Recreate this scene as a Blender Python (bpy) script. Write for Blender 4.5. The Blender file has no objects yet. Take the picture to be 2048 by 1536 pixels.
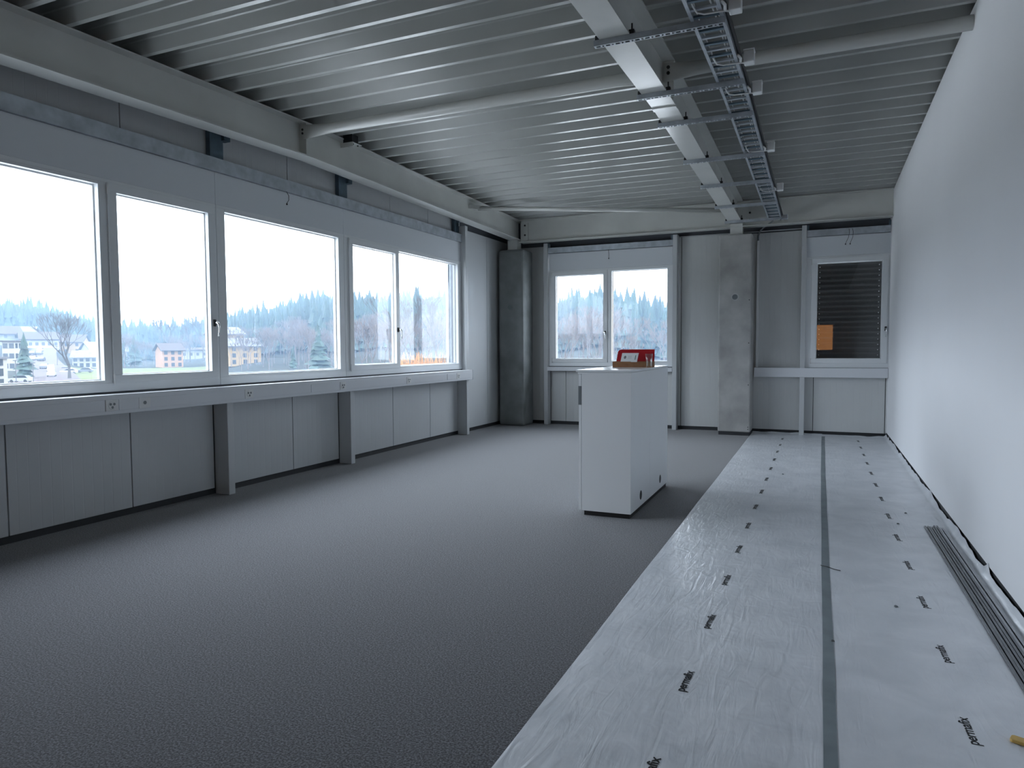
import bpy, bmesh, math, random
import numpy as np
from mathutils import Vector, Matrix, noise

random.seed(7)
sc = bpy.context.scene
COL = sc.collection
R = math.radians

# ------------------------------------------------------------------ camera
EYE = 1.5
cd = bpy.data.cameras.new('camera')
cd.sensor_width = 36.0
cd.lens = 1391.16 / 2048 * 36
cd.clip_start = 0.05
cd.clip_end = 6000
cam = bpy.data.objects.new('camera', cd)
COL.objects.link(cam)
yaw, pitch, roll = 0.416213, -0.05254, -0.005939
fw = Vector((-math.sin(yaw) * math.cos(pitch), math.cos(yaw) * math.cos(pitch), math.sin(pitch)))
rt = Vector((math.cos(yaw), math.sin(yaw), 0))
up = rt.cross(fw)
r2 = rt * math.cos(roll) + up * math.sin(roll)
u2 = up * math.cos(roll) - rt * math.sin(roll)
cam.matrix_world = Matrix(((r2.x, u2.x, -fw.x, 0), (r2.y, u2.y, -fw.y, 0), (r2.z, u2.z, -fw.z, EYE), (0, 0, 0, 1)))
sc.camera = cam

# ------------------------------------------------------------------ world: bright overcast sky
SKY = 2.0
HAZE = 0.0005
w = bpy.data.worlds.new('overcast_sky')
sc.world = w
w.use_nodes = True
nt = w.node_tree
nt.nodes.clear()
wo = nt.nodes.new('ShaderNodeOutputWorld')
bg = nt.nodes.new('ShaderNodeBackground')
bg.inputs['Strength'].default_value = SKY
geo = nt.nodes.new('ShaderNodeTexCoord')
sep = nt.nodes.new('ShaderNodeSeparateXYZ')
nt.links.new(geo.outputs['Generated'], sep.inputs[0])
rmp = nt.nodes.new('ShaderNodeValToRGB')
rmp.color_ramp.elements[0].position = 0.0
rmp.color_ramp.elements[0].color = (0.330, 0.372, 0.425, 1)   # overcast: brightest at the zenith
rmp.color_ramp.elements[1].position = 1.0
rmp.color_ramp.elements[1].color = (0.88, 0.975, 1.09, 1)
nt.links.new(sep.outputs['Z'], rmp.inputs[0])
nt.links.new(rmp.outputs[0], bg.inputs['Color'])
nt.links.new(bg.outputs[0], wo.inputs[0])

sc.view_settings.view_transform = 'Standard'
sc.view_settings.look = 'None'
sc.view_settings.gamma = 1.0
sc.view_settings.use_curve_mapping = False
sc.view_settings.exposure = 3.12
try:
    cy = sc.cycles
    cy.use_denoising = True
    cy.use_adaptive_sampling = True
    cy.adaptive_threshold = 0.02
    cy.max_bounces = 10
    cy.diffuse_bounces = 6
    cy.glossy_bounces = 4
    cy.transparent_max_bounces = 16
    cy.volume_bounces = 2
    cy.caustics_reflective = False
    cy.caustics_refractive = False
    cy.sample_clamp_indirect = 8.0
except Exception:
    pass


def portal(loc, rot, sx, sy):
    l = bpy.data.lights.new('window_portal', 'AREA')
    l.shape = 'RECTANGLE'
    l.size = sx
    l.size_y = sy
    l.cycles.is_portal = True
    o = bpy.data.objects.new('window_portal', l)
    COL.objects.link(o)
    o.location = loc
    o.rotation_euler = rot


# left band of windows and the two in the far wall (light guides only, they emit nothing)
portal((-5.78, 6.36, 2.07), (0, R(-90), 0), 1.7, 8.5)
portal((-3.6, 12.78, 2.07), (R(-90), 0, 0), 2.3, 1.7)

# ------------------------------------------------------------------ materials
MATS = {}


def mat(name, col, rough=0.5, metal=0.0, spec=0.5, nz=None, bump=None, ramp=None, coat=0.0):
    """Principled material; nz=(scale, amount[, detail]) mottles the colour, bump=(scale, strength, dist)."""
    m = bpy.data.materials.new(name)
    m.use_nodes = True
    t = m.node_tree
    b = t.nodes['Principled BSDF']
    b.inputs['Base Color'].default_value = (*col, 1)
    b.inputs['Roughness'].default_value = rough
    b.inputs['Metallic'].default_value = metal
    b.inputs['Specular IOR Level'].default_value = spec
    if coat:
        b.inputs['Coat Weight'].default_value = coat
        b.inputs['Coat Roughness'].default_value = 0.15
    tc = None
    if nz or bump:
        tc = t.nodes.new('ShaderNodeTexCoord')
    if nz:
        n = t.nodes.new('ShaderNodeTexNoise')
        n.inputs['Scale'].default_value = nz[0]
        n.inputs['Detail'].default_value = nz[2] if len(nz) > 2 else 4
        t.links.new(tc.outputs['Object'], n.inputs['Vector'])
        cr = t.nodes.new('ShaderNodeValToRGB')
        a = nz[1]
        cr.color_ramp.elements[0].position = 0.3
        cr.color_ramp.elements[1].position = 0.7
        cr.color_ramp.elements[0].color = tuple(c * (1 - a) for c in col) + (1,)
        cr.color_ramp.elements[1].color = tuple(min(1, c * (1 + a)) for c in col) + (1,)
        t.links.new(n.outputs[0], cr.inputs[0])
        t.links.new(cr.outputs[0], b.inputs['Base Color'])
    if bump:
        n2 = t.nodes.new('ShaderNodeTexNoise')
        n2.inputs['Scale'].default_value = bump[0]
        n2.inputs['Detail'].default_value = 5
        t.links.new(tc.outputs['Object'], n2.inputs['Vector'])
        bm_ = t.nodes.new('ShaderNodeBump')
        bm_.inputs['Strength'].default_value = bump[1]
        bm_.inputs['Distance'].default_value = bump[2]
        t.links.new(n2.outputs[0], bm_.inputs['Height'])
        t.links.new(bm_.outputs[0], b.inputs['Normal'])
    MATS[name] = m
    return m


def panel_mat(name, col, axis):
    """painted sheet-metal panel with fine vertical lining along the given wall axis"""
    m = mat(name, col, 0.42, nz=(1.2, 0.03))
    t = m.node_tree
    b = t.nodes['Principled BSDF']
    tc = t.nodes.new('ShaderNodeTexCoord')
    s = t.nodes.new('ShaderNodeSeparateXYZ')
    t.links.new(tc.outputs['Object'], s.inputs[0])
    mu = t.nodes.new('ShaderNodeMath')
    mu.operation = 'MULTIPLY'
    mu.inputs[1].default_value = 1 / 0.0885
    t.links.new(s.outputs[axis], mu.inputs[0])
    fr = t.nodes.new('ShaderNodeMath')
    fr.operation = 'FRACT'
    t.links.new(mu.outputs[0], fr.inputs[0])
    cr = t.nodes.new('ShaderNodeValToRGB')
    e = cr.color_ramp.elements
    e[0].position = 0.0
    e[0].color = (0, 0, 0, 1)
    e[1].position = 0.10
    e[1].color = (1, 1, 1, 1)
    k = e.new(0.95)
    k.color = (1, 1, 1, 1)
    k = e.new(1.0)
    k.color = (0, 0, 0, 1)
    t.links.new(fr.outputs[0], cr.inputs[0])
    bp = t.nodes.new('ShaderNodeBump')
    bp.inputs['Strength'].default_value = 0.5
    bp.inputs['Distance'].default_value = 0.0015
    t.links.new(cr.outputs[0], bp.inputs['Height'])
    t.links.new(bp.outputs[0], b.inputs['Normal'])
    return m


def carpet_mat():
    m = bpy.data.materials.new('carpet')
    m.use_nodes = True
    t = m.node_tree
    b = t.nodes['Principled BSDF']
    b.inputs['Roughness'].default_value = 0.95
    b.inputs['Specular IOR Level'].default_value = 0.15
    b.inputs['Sheen Weight'].default_value = 0.35
    b.inputs['Sheen Roughness'].default_value = 0.5
    tc = t.nodes.new('ShaderNodeTexCoord')
    n = t.nodes.new('ShaderNodeTexNoise')
    n.inputs['Scale'].default_value = 115
    n.inputs['Detail'].default_value = 4
    n.inputs['Roughness'].default_value = 0.75
    t.links.new(tc.outputs['Object'], n.inputs['Vector'])
    cr = t.nodes.new('ShaderNodeValToRGB')
    cr.color_ramp.elements[0].position = 0.44
    cr.color_ramp.elements[0].color = (0.012, 0.0125, 0.015, 1)
    cr.color_ramp.elements[1].position = 0.61
    cr.color_ramp.elements[1].color = (0.18, 0.185, 0.202, 1)
    t.links.new(n.outputs[0], cr.inputs[0])
    t.links.new(cr.outputs[0], b.inputs['Base Color'])
    bp = t.nodes.new('ShaderNodeBump')
    bp.inputs['Strength'].default_value = 0.9
    bp.inputs['Distance'].default_value = 0.004
    t.links.new(n.outputs[0], bp.inputs['Height'])
    t.links.new(bp.outputs[0], b.inputs['Normal'])
    MATS['carpet'] = m


def membrane_mat():
    m = bpy.data.materials.new('membrane')
    m.use_nodes = True
    t = m.node_tree
    b = t.nodes['Principled BSDF']
    b.inputs['Roughness'].default_value = 0.3
    b.inputs['Specular IOR Level'].default_value = 0.55
    tc = t.nodes.new('ShaderNodeTexCoord')
    n = t.nodes.new('ShaderNodeTexNoise')
    n.inputs['Scale'].default_value = 3.5
    n.inputs['Detail'].default_value = 6
    n.inputs['Distortion'].default_value = 0.6
    t.links.new(tc.outputs['Object'], n.inputs['Vector'])
    cr = t.nodes.new('ShaderNodeValToRGB')
    cr.color_ramp.elements[0].position = 0.3
    cr.color_ramp.elements[0].color = (0.63, 0.655, 0.69, 1)
    cr.color_ramp.elements[1].position = 0.72
    cr.color_ramp.elements[1].color = (0.77, 0.79, 0.825, 1)
    t.links.new(n.outputs[0], cr.inputs[0])
    t.links.new(cr.outputs[0], b.inputs['Base Color'])
    # crumpled film: ridged noise
    n2 = t.nodes.new('ShaderNodeTexNoise')
    n2.noise_type = 'RIDGED_MULTIFRACTAL'
    n2.inputs['Scale'].default_value = 9.0
    n2.inputs['Detail'].default_value = 5
    n2.inputs['Distortion'].default_value = 1.2
    t.links.new(tc.outputs['Object'], n2.inputs['Vector'])
    bp = t.nodes.new('ShaderNodeBump')
    bp.inputs['Strength'].default_value = 0.55
    bp.inputs['Distance'].default_value = 0.005
    t.links.new(n2.outputs[0], bp.inputs['Height'])
    # long drag creases running across the sheet
    mp = t.nodes.new('ShaderNodeMapping')
    mp.inputs['Rotation'].default_value = (0, 0, 0.7)
    mp.inputs['Scale'].default_value = (16, 3.0, 1)
    t.links.new(tc.outputs['Object'], mp.inputs['Vector'])
    n3 = t.nodes.new('ShaderNodeTexNoise')
    n3.inputs['Scale'].default_value = 1.0
    n3.inputs['Detail'].default_value = 5
    n3.inputs['Distortion'].default_value = 1.6
    t.links.new(mp.outputs[0], n3.inputs['Vector'])
    bp2 = t.nodes.new('ShaderNodeBump')
    bp2.inputs['Strength'].default_value = 0.55
    bp2.inputs['Distance'].default_value = 0.008
    t.links.new(n3.outputs[0], bp2.inputs['Height'])
    t.links.new(bp.outputs[0], bp2.inputs['Normal'])
    t.links.new(bp2.outputs[0], b.inputs['Normal'])
    MATS['membrane'] = m


def glass_mat(name, tint, refl=1.0):
    m = bpy.data.materials.new(name)
    m.use_nodes = True
    t = m.node_tree
    t.nodes.clear()
    o = t.nodes.new('ShaderNodeOutputMaterial')
    mx = t.nodes.new('ShaderNodeMixShader')
    tr = t.nodes.new('ShaderNodeBsdfTransparent')
    tr.inputs[0].default_value = (*tint, 1)
    gl = t.nodes.new('ShaderNodeBsdfGlossy')
    gl.inputs['Roughness'].default_value = 0.0
    gl.inputs['Color'].default_value = (refl, refl, refl, 1)
    lw = t.nodes.new('ShaderNodeLayerWeight')      # Schlick reflection, the same from both sides
    pw = t.nodes.new('ShaderNodeMath')
    pw.operation = 'POWER'
    pw.inputs[1].default_value = 5.0
    ma = t.nodes.new('ShaderNodeMath')
    ma.operation = 'MULTIPLY_ADD'
    ma.inputs[1].default_value = 0.96
    ma.inputs[2].default_value = 0.04
    lw.inputs['Blend'].default_value = 0.5
    t.links.new(lw.outputs['Facing'], pw.inputs[0])
    t.links.new(pw.outputs[0], ma.inputs[0])
    t.links.new(ma.outputs[0], mx.inputs[0])
    t.links.new(tr.outputs[0], mx.inputs[1])
    t.links.new(gl.outputs[0], mx.inputs[2])
    t.links.new(mx.outputs[0], o.inputs[0])
    MATS[name] = m


wml = mat('reflection_glow', (0.3, 0.15, 0.06), 0.5)  # orange glow of the added pane, made for the corner window's reflection
wml.node_tree.nodes['Principled BSDF'].inputs['Emission Color'].default_value = (1.0, 0.42, 0.13, 1)
wml.node_tree.nodes['Principled BSDF'].inputs['Emission Strength'].default_value = 0.45
carpet_mat()
membrane_mat()
glass_mat('glass', (0.965, 0.972, 0.978), 0.6)
glass_mat('tumbler_glass', (0.93, 0.95, 0.95))
panel_mat('panel_y', (0.52, 0.54, 0.55), 1)
panel_mat('panel_x', (0.56, 0.575, 0.57), 0)
mat('gap_dark', (0.02, 0.022, 0.025), 0.8)
mat('backing', (0.085, 0.095, 0.11), 0.7)
mat('baseboard', (0.025, 0.028, 0.032), 0.6)
mat('frame_white', (0.72, 0.745, 0.76), 0.33)
mat('header_white', (0.62, 0.65, 0.68), 0.4)
mat('duct', (0.66, 0.68, 0.71), 0.33)
mat('post', (0.52, 0.54, 0.55), 0.4)
mat('galv', (0.42, 0.46, 0.50), 0.40, 0.5, nz=(9, 0.18, 6))
mat('galv_dark', (0.10, 0.15, 0.19), 0.5, 0.3, nz=(9, 0.2, 6))
mat('beam', (0.56, 0.57, 0.545), 0.22, nz=(2.0, 0.06))
mat('deck', (0.34, 0.35, 0.335), 0.26, nz=(1.5, 0.05))
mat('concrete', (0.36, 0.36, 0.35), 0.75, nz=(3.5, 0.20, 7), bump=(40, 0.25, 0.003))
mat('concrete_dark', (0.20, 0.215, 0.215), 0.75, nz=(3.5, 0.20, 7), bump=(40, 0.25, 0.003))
mat('plaster', (0.86, 0.865, 0.88), 0.7, nz=(0.8, 0.015), bump=(160, 0.12, 0.001))
mat('tape', (0.20, 0.235, 0.25), 0.45, nz=(6, 0.18, 5))
mat('ink', (0.012, 0.013, 0.016), 0.6)
mat('cabinet_white', (0.80, 0.82, 0.83), 0.4)
mat('cabinet_gloss', (0.80, 0.82, 0.83), 0.18)
mat('black', (0.012, 0.012, 0.013), 0.5)
mat('black_cable', (0.01, 0.01, 0.012), 0.45)
mat('white_plastic', (0.70, 0.71, 0.71), 0.4)
mat('white_cable', (0.62, 0.63, 0.62), 0.45)
mat('grey_cover', (0.16, 0.18, 0.19), 0.5)
mat('chrome', (0.75, 0.77, 0.78), 0.15, 1.0)
mat('cardboard', (0.27, 0.13, 0.06), 0.8, nz=(25, 0.12))
mat('red_card', (0.42, 0.004, 0.012), 0.45)
mat('card_white', (0.72, 0.74, 0.74), 0.5)
mat('card_print', (0.18, 0.17, 0.18), 0.5)
mat('card_green', (0.10, 0.22, 0.19), 0.5)
mat('profile', (0.20, 0.21, 0.225), 0.42, 0.5, nz=(4, 0.15))
mat('profile_light', (0.42, 0.44, 0.47), 0.35, 0.6, nz=(4, 0.12))
mat('wood', (0.55, 0.36, 0.10), 0.55, nz=(14, 0.2))
mat('slat', (0.016, 0.018, 0.019), 0.5)
mat('slat_edge', (0.045, 0.048, 0.05), 0.5)
mat('plug', (0.14, 0.16, 0.17), 0.6)
mat('plug_ring', (0.42, 0.43, 0.43), 0.6)
# outdoors
mat('conifer', (0.012, 0.026, 0.020), 0.9, nz=(0.08, 0.35))
mat('conifer_near', (0.014, 0.030, 0.024), 0.9, nz=(0.4, 0.4))
mat('bark', (0.035, 0.031, 0.030), 0.9)
mat('bark_pale', (0.075, 0.063, 0.062), 0.9)
mat('willow', (0.26, 0.125, 0.05), 0.9)
mat('meadow', (0.058, 0.066, 0.034), 1.0, spec=0.0, nz=(0.05, 0.2))
mat('hill_ground', (0.026, 0.027, 0.024), 1.0, spec=0.0, nz=(0.02, 0.3))
mat('yard', (0.36, 0.355, 0.345), 0.8, nz=(0.3, 0.08))
mat('asphalt', (0.062, 0.055, 0.056), 1.0, spec=0.0)
mat('house_white', (0.17, 0.162, 0.145), 0.8)
mat('house_yellow', (0.20, 0.13, 0.055), 0.8)
mat('house_orange', (0.19, 0.105, 0.055), 0.8)
mat('house_grey', (0.12, 0.125, 0.14), 0.8)
mat('roof_tile', (0.035, 0.028, 0.027), 0.9, spec=0.1)
mat('roof_pale', (0.075, 0.076, 0.082), 0.9, spec=0.1)
mat('window_dark', (0.02, 0.024, 0.03), 0.2)
mat('car_white', (0.22, 0.225, 0.24), 0.3)
mat('car_silver', (0.09, 0.095, 0.105), 0.3, 0.3)
mat('car_dark', (0.02, 0.022, 0.03), 0.3)
mat('car_red', (0.35, 0.03, 0.03), 0.3)
mat('facade', (0.30, 0.30, 0.31), 0.6)


# ------------------------------------------------------------------ mesh helpers
class MB:
    """Collects boxes, tubes and lofts; build() links them as ONE mesh object. f maps local points to the room."""

    def __init__(self, f=None):
        self.v = []
        self.q = []
        self.f = f

    def add(self, pts, faces):
        n = len(self.v)
        self.v += [tuple(self.f(*p)) if self.f else tuple(p) for p in pts]
        self.q += [tuple(i + n for i in fc) for fc in faces]
        return self

    def box(self, x0, x1, y0, y1, z0, z1):
        p = [(x, y, z) for z in (z0, z1) for y in (y0, y1) for x in (x0, x1)]
        return self.add(p, [(0, 2, 3, 1), (4, 5, 7, 6), (0, 1, 5, 4), (2, 6, 7, 3), (0, 4, 6, 2), (1, 3, 7, 5)])

    def loft(self, rings, cap=True, closed=True):
        n = len(rings[0])
        pts = [p for r in rings for p in r]
        fc = []
        for i in range(len(rings) - 1):
            for j in range(n if closed else n - 1):
                k = (j + 1) % n
                fc.append((i * n + j, i * n + k, (i + 1) * n + k, (i + 1) * n + j))
        if cap and closed:
            fc.append(tuple(range(n - 1, -1, -1)))
            fc.append(tuple((len(rings) - 1) * n + j for j in range(n)))
        return self.add(pts, fc)

    def tube(self, pts, r, n=8, cap=True):
        pts = [Vector(p) for p in pts]
        rs = r if isinstance(r, (list, tuple)) else [r] * len(pts)
        rings = []
        prev = None
        for i, p in enumerate(pts):
            d = (pts[min(i + 1, len(pts) - 1)] - pts[max(i - 1, 0)])
            d = d.normalized() if d.length > 1e-9 else Vector((0, 0, 1))
            if prev is None:
                a = Vector((0, 0, 1)) if abs(d.z) < 0.9 else Vector((1, 0, 0))
                s = d.cross(a).normalized()
            else:
                s = (prev - d * prev.dot(d)).normalized()
            prev = s
            t = d.cross(s)
            rings.append([tuple(p + (s * math.cos(2 * math.pi * k / n) + t * math.sin(2 * math.pi * k / n)) * rs[i]) for k in range(n)])
        return self.loft(rings, cap)

    def build(self, name, m, parent=None, smooth=False, bevel=0.0, kind=None):
        me = bpy.data.meshes.new(name)
        me.from_pydata(self.v, [], self.q)
        me.validate()
        bmx = bmesh.new()
        bmx.from_mesh(me)
        bmesh.ops.recalc_face_normals(bmx, faces=bmx.faces)
        bmx.to_mesh(me)
        bmx.free()
        me.materials.append(MATS[m])
        if smooth:
            me.polygons.foreach_set('use_smooth', [True] * len(me.polygons))
        o = bpy.data.objects.new(name, me)
        COL.objects.link(o)
        if parent:
            o.parent = parent
        if bevel:
            b = o.modifiers.new('bevel', 'BEVEL')
            b.width = bevel
            b.segments = 2
            b.limit_method = 'ANGLE'
            b.harden_normals = False
        if kind:
            o['kind'] = kind
        return o


def empty(name, kind=None):
    o = bpy.data.objects.new(name, None)
    COL.objects.link(o)
    if kind:
        o['kind'] = kind
    return o


def tag(o, label, cat, group=None):
    o['label'] = label
    o['category'] = cat
    if group:
        o['group'] = group
    return o


def struct(o, label=None):
    o['kind'] = 'structure'
    if label:
        o['label'] = label
    return o


def left_f(u, d, z):      # u along the room, d outwards from the face
    return (XW - d, u, z)


def back_f(u, d, z):
    return (u, YW + d, z)


XP, XW = -5.72, -5.62      # left panel face, left window face
YP, YW = 12.745, 12.64     # far panel face, far window face
XR = 1.01                  # right wall face
RIDGE = 6.4


def zc(y):                 # underside of the deck ribs = top of the beams
    return 4.02 - (0.0245 * (RIDGE - y) if y < RIDGE else 0.0175 * (y - RIDGE))


def zb(y):                 # underside of the beams
    return zc(y) - 0.375


JOINT = 1.064
# ------------------------------------------------------------------ room shell
fl = MB().box(-5.85, 1.13, -5.4, 12.87, -0.25, 0.0).build('floor', 'carpet')
struct(fl, 'grey speckled loop-pile carpet covering the room')

# left wall: dark backing with separate panels in front
wl = struct(MB().box(-5.85, -5.766, -5.3, 12.87, -0.25, 1.06)
            .box(-5.85, -5.766, -5.3, 12.87, 3.42, 4.4)
            .box(-5.85, -5.766, 10.6, 12.87, 1.06, 3.42)
            .box(-5.85, -5.62, -5.3, 2.112, 1.06, 3.42)
            .box(-5.85, -5.62, -5.3, 10.6, 1.06, 1.137)
            .box(-5.85, -5.679, -5.3, 10.6, 3.28, 3.43)
            .build('wall_left', 'backing'), 'window wall clad in pale grey sheet-metal panels')
ys = [3.29 - JOINT * k for k in range(8, 0, -1)] + [3.29 + JOINT * k for k in range(0, 9)]
ys = [y for y in ys if y > -5.2] + [12.74]
for a, b in zip(ys[:-1], ys[1:]):
    top = 1.06 if a < 10.5 else 3.56
    MB().box(-5.764, XP, a + 0.005, b - 0.005, 0.063, top).build('panel', 'panel_y', wl, bevel=0.002)
    if a < 10.5:
        MB().box(-5.764, XP, a + 0.005, b - 0.005, 3.425, 4.05).build('panel', 'panel_y', wl, bevel=0.002)
struct(MB().box(-5.764, -5.738, -5.3, 12.74, 0.0, 0.07).build('baseboard_left', 'baseboard'))

# far wall
wbk = struct(MB().box(-5.85, 1.13, 12.792, 12.87, -0.25, 1.06)
             .box(-5.85, 1.60, 12.792, 12.87, 3.40, 4.4)
             .box(1.56, 1.60, -5.4, 12.87, 3.70, 4.4)  # closure slab above the right wall, added to block light
             .box(-5.85, -4.80, 12.792, 12.87, 1.06, 3.40)
             .box(-2.42, -0.215, 12.792, 12.87, 1.06, 3.40)
             .box(-4.80, -2.42, 12.641, 12.87, 1.06, 1.137)
             .box(-0.226, 1.13, 12.641, 12.87, 1.06, 1.137)
             .box(-4.80, -2.42, 12.699, 12.87, 3.28, 3.41)
             .box(-0.226, 1.13, 12.699, 12.87, 3.28, 3.41)
             .build('wall_back', 'backing'), 'far wall of grey panels with two windows and concrete columns')
for a, b, z0, z1 in [(-5.72, -4.86, 0.063, 3.45), (-4.80, -4.49, 0.063, 1.05), (-4.49, -3.43, 0.063, 1.05), (-3.43, -2.40, 0.063, 1.05),
                     (-2.342, -2.292, 0.063, 3.45), (-2.290, -1.31, 0.063, 3.45), (-1.31, -0.265, 0.063, 3.43), (-0.265, -0.088, 0.063, 1.05), (-0.088, 0.985, 0.063, 1.05),
                     (0.988, 1.02, 0.063, 1.05)]:
    MB().box(a + 0.004, b - 0.004, YP, 12.79, z0, z1).build('panel', 'panel_x', wbk, bevel=0.002)
struct(MB().box(-5.74, 1.01, 12.765, 12.79, 0.0, 0.07).build('baseboard_back', 'baseboard'))
struct(MB().box(-2.33, -0.30, 12.70, 12.79, 3.452, 3.462).build('trim_1', 'post'))

# right wall, plain white board standing off the floor; wall behind the camera
struct(MB().loft([[(XR, y, 0.085), (1.60, y, 0.085), (1.60, y, zc(y) - 0.003), (XR, y, zc(y) - 0.003)] for y in (-5.4, RIDGE, 12.79)]).build('wall_right', 'plaster'), 'plain white plasterboard wall')
struct(MB().box(XR + 0.012, 1.13, -5.4, 12.74, 0.0, 0.085).build('baseboard_right', 'baseboard'))
struct(MB().box(-5.85, 1.60, -5.5, -5.3, -0.25, 4.4).build('wall_rear', 'plaster'))

dr_ = struct(empty('reflection_door'), 'added door behind the camera whose glowing panel makes the orange reflection')  # unseen, added so its glowing pane reflects in the corner window
MB().box(-0.42, 0.76, -5.3, -5.262, 0.0, 2.45).build('frame', 'frame_white', dr_, bevel=0.003)
MB().box(-0.34, 0.68, -5.262, -5.245, 0.01, 2.40).build('leaf', 'header_white', dr_, bevel=0.003)
MB().box(-0.13, 0.47, -5.245, -5.240, 1.33, 2.32).build('reflection_glow_pane', 'reflection_glow', dr_)
MB().tube([(0.62, -5.245, 1.05), (0.62, -5.20, 1.05), (0.50, -5.20, 1.05)], 0.010, 8).build('handle', 'chrome', dr_, smooth=True)

# ceiling: trapezoidal steel deck laid in sheets of three ribs
ceil = struct(empty('ceiling'), 'trapezoidal grey steel roof deck')
PITCH, RH = 0.3225, 0.155
prof = [(-0.16125, RH), (-0.104, RH), (-0.080, RH * 0.62), (-0.070, RH * 0.57), (-0.022, 0), (0.022, 0), (0.070, RH * 0.57), (0.080, RH * 0.62), (0.104, RH), (0.16125, RH)]
k0 = math.floor((-5.4 - 3.27) / PITCH)
k1 = math.ceil((12.9 - 3.27) / PITCH)
for k in range(k0, k1 + 1, 3):
    line = []
    for j in range(3):
        yb = 3.27 + PITCH * (k + j)
        for (dy, dz) in (prof if j == 0 else prof[1:]):
            line.append((yb + dy, dz))
    mb = MB()
    pts = [(x, y, zc(y) + dz) for x in (-5.84, 1.56) for (y, dz) in line]
    n = len(line)
    mb.add(pts, [(i, i + 1, n + i + 1, n + i) for i in range(n - 1)])
    pts2 = [(x, y, zc(y) + dz + 0.004) for (x, y, _), (_, dz) in zip(pts, line + line)]
    mb.add(pts2, [(i, n + i, n + i + 1, i + 1) for i in range(n - 1)])
    o = mb.build('deck_sheet', 'deck', ceil)
struct(MB().box(-5.85, 1.60, -5.5, 12.87, 4.36, 4.42).build('roof', 'gap_dark'))  # unseen slab added over the deck to block sky light


# ------------------------------------------------------------------ windows
def handle(f, u, d, z, parent, side=1):
    m = MB(f)
    m.box(u - 0.016, u + 0.016, d - 0.012, d, z - 0.035, z + 0.035)
    h = m.build('handle', 'black', parent, bevel=0.004)
    g = MB(f)
    g.tube([(u, d - 0.008, z), (u, d - 0.045, z), (u + 0.004 * side, d - 0.055, z - 0.012), (u + 0.010 * side, d - 0.056, z - 0.05), (u + 0.008 * side, d - 0.054, z - 0.09), (u, d - 0.050, z - 0.135)],
           [0.014, 0.014, 0.012, 0.009, 0.009, 0.007], 10)
    g.build('lever', 'chrome', h, smooth=True)


def window(name, f, u0, u1, parts, label, top=3.29, z0=1.135, m_frame='frame_white'):
    """parts: list of ('fix', a, b) glazed openings and ('sash', a, b, handle_u) outer edges of opening casements"""
    root = struct(empty(name), label)
    ZT, D = 2.965, 0.10
    fr = MB(f)
    fr.box(u0 + 0.002, u1 - 0.002, 0, D, z0, 1.2135)          # bottom rail
    fr.box(u0 + 0.002, u1 - 0.002, 0, D, 2.933, ZT)          # head
    edges = [u0 + 0.002]
    for p in parts:
        a, b = p[1], p[2]
        edges += [a, b]
    edges.append(u1 - 0.002)
    for i in range(0, len(edges), 2):
        fr.box(edges[i], edges[i + 1], 0, D, 1.2135, 2.933)
    for p in parts:
        if p[0] == 'fix':
            fr.box(p[1], p[2], 0, D, 1.2135, 1.237)
            fr.box(p[1], p[2], 0, D, 2.907, 2.933)
    fr.build('frame', m_frame, root, bevel=0.003)
    MB(f).box(u0 + 0.0015, u1 - 0.0015, 0.004, 0.06, ZT + 0.001, top).build('header_panel', 'header_white', root, bevel=0.002)
    for p in parts:
        a, b = p[1], p[2]
        if p[0] == 'fix':
            bd = MB(f)
            for (x0, x1, q0, q1) in [(a, b, 1.237, 1.249), (a, b, 2.895, 2.907), (a, a + 0.012, 1.249, 2.895), (b - 0.012, b, 1.249, 2.895)]:
                bd.box(x0, x1, 0.055, 0.075, q0, q1)
            bd.build('glazing_bead', m_frame, root)
            MB(f).box(a - 0.004, b + 0.004, 0.077, 0.083, 1.233, 2.911).build('pane', 'glass', root)
        else:
            s0, s1 = 1.210, 2.936
            sm = MB(f)
            wd = 0.082
            sm.box(a, b, -0.018, 0.07, s0, s0 + 0.070)
            sm.box(a, b, -0.018, 0.07, s1 - 0.078, s1)
            sm.box(a, a + wd, -0.018, 0.07, s0 + 0.070, s1 - 0.078)
            sm.box(b - wd, b, -0.018, 0.07, s0 + 0.070, s1 - 0.078)
            sash = sm.build('sash', m_frame, root, bevel=0.003)
            ai, bi, zi0, zi1 = a + wd, b - wd, s0 + 0.07, s1 - 0.078
            bd = MB(f)
            for (x0, x1, q0, q1) in [(ai, bi, zi0, zi0 + 0.01), (ai, bi, zi1 - 0.01, zi1), (ai, ai + 0.01, zi0, zi1), (bi - 0.01, bi, zi0, zi1)]:
                bd.box(x0, x1, 0.030, 0.048, q0, q1)
            bd.build('glazing_bead', m_frame, sash)
            MB(f).box(ai - 0.004, bi + 0.004, 0.050, 0.056, zi0 - 0.004, zi1 + 0.004).build('pane', 'glass', sash)
            hu = p[3]
            handle(f, hu, -0.018, 1.765, sash)
            hs = a if hu > (a + b) / 2 else b
            for hz in (1.245, 2.88):
                MB(f).tube([(hs, -0.02, hz - 0.045), (hs, -0.02, hz + 0.045)], 0.008, 8).build('hinge', 'white_plastic', sash, smooth=True)
    return root


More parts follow.
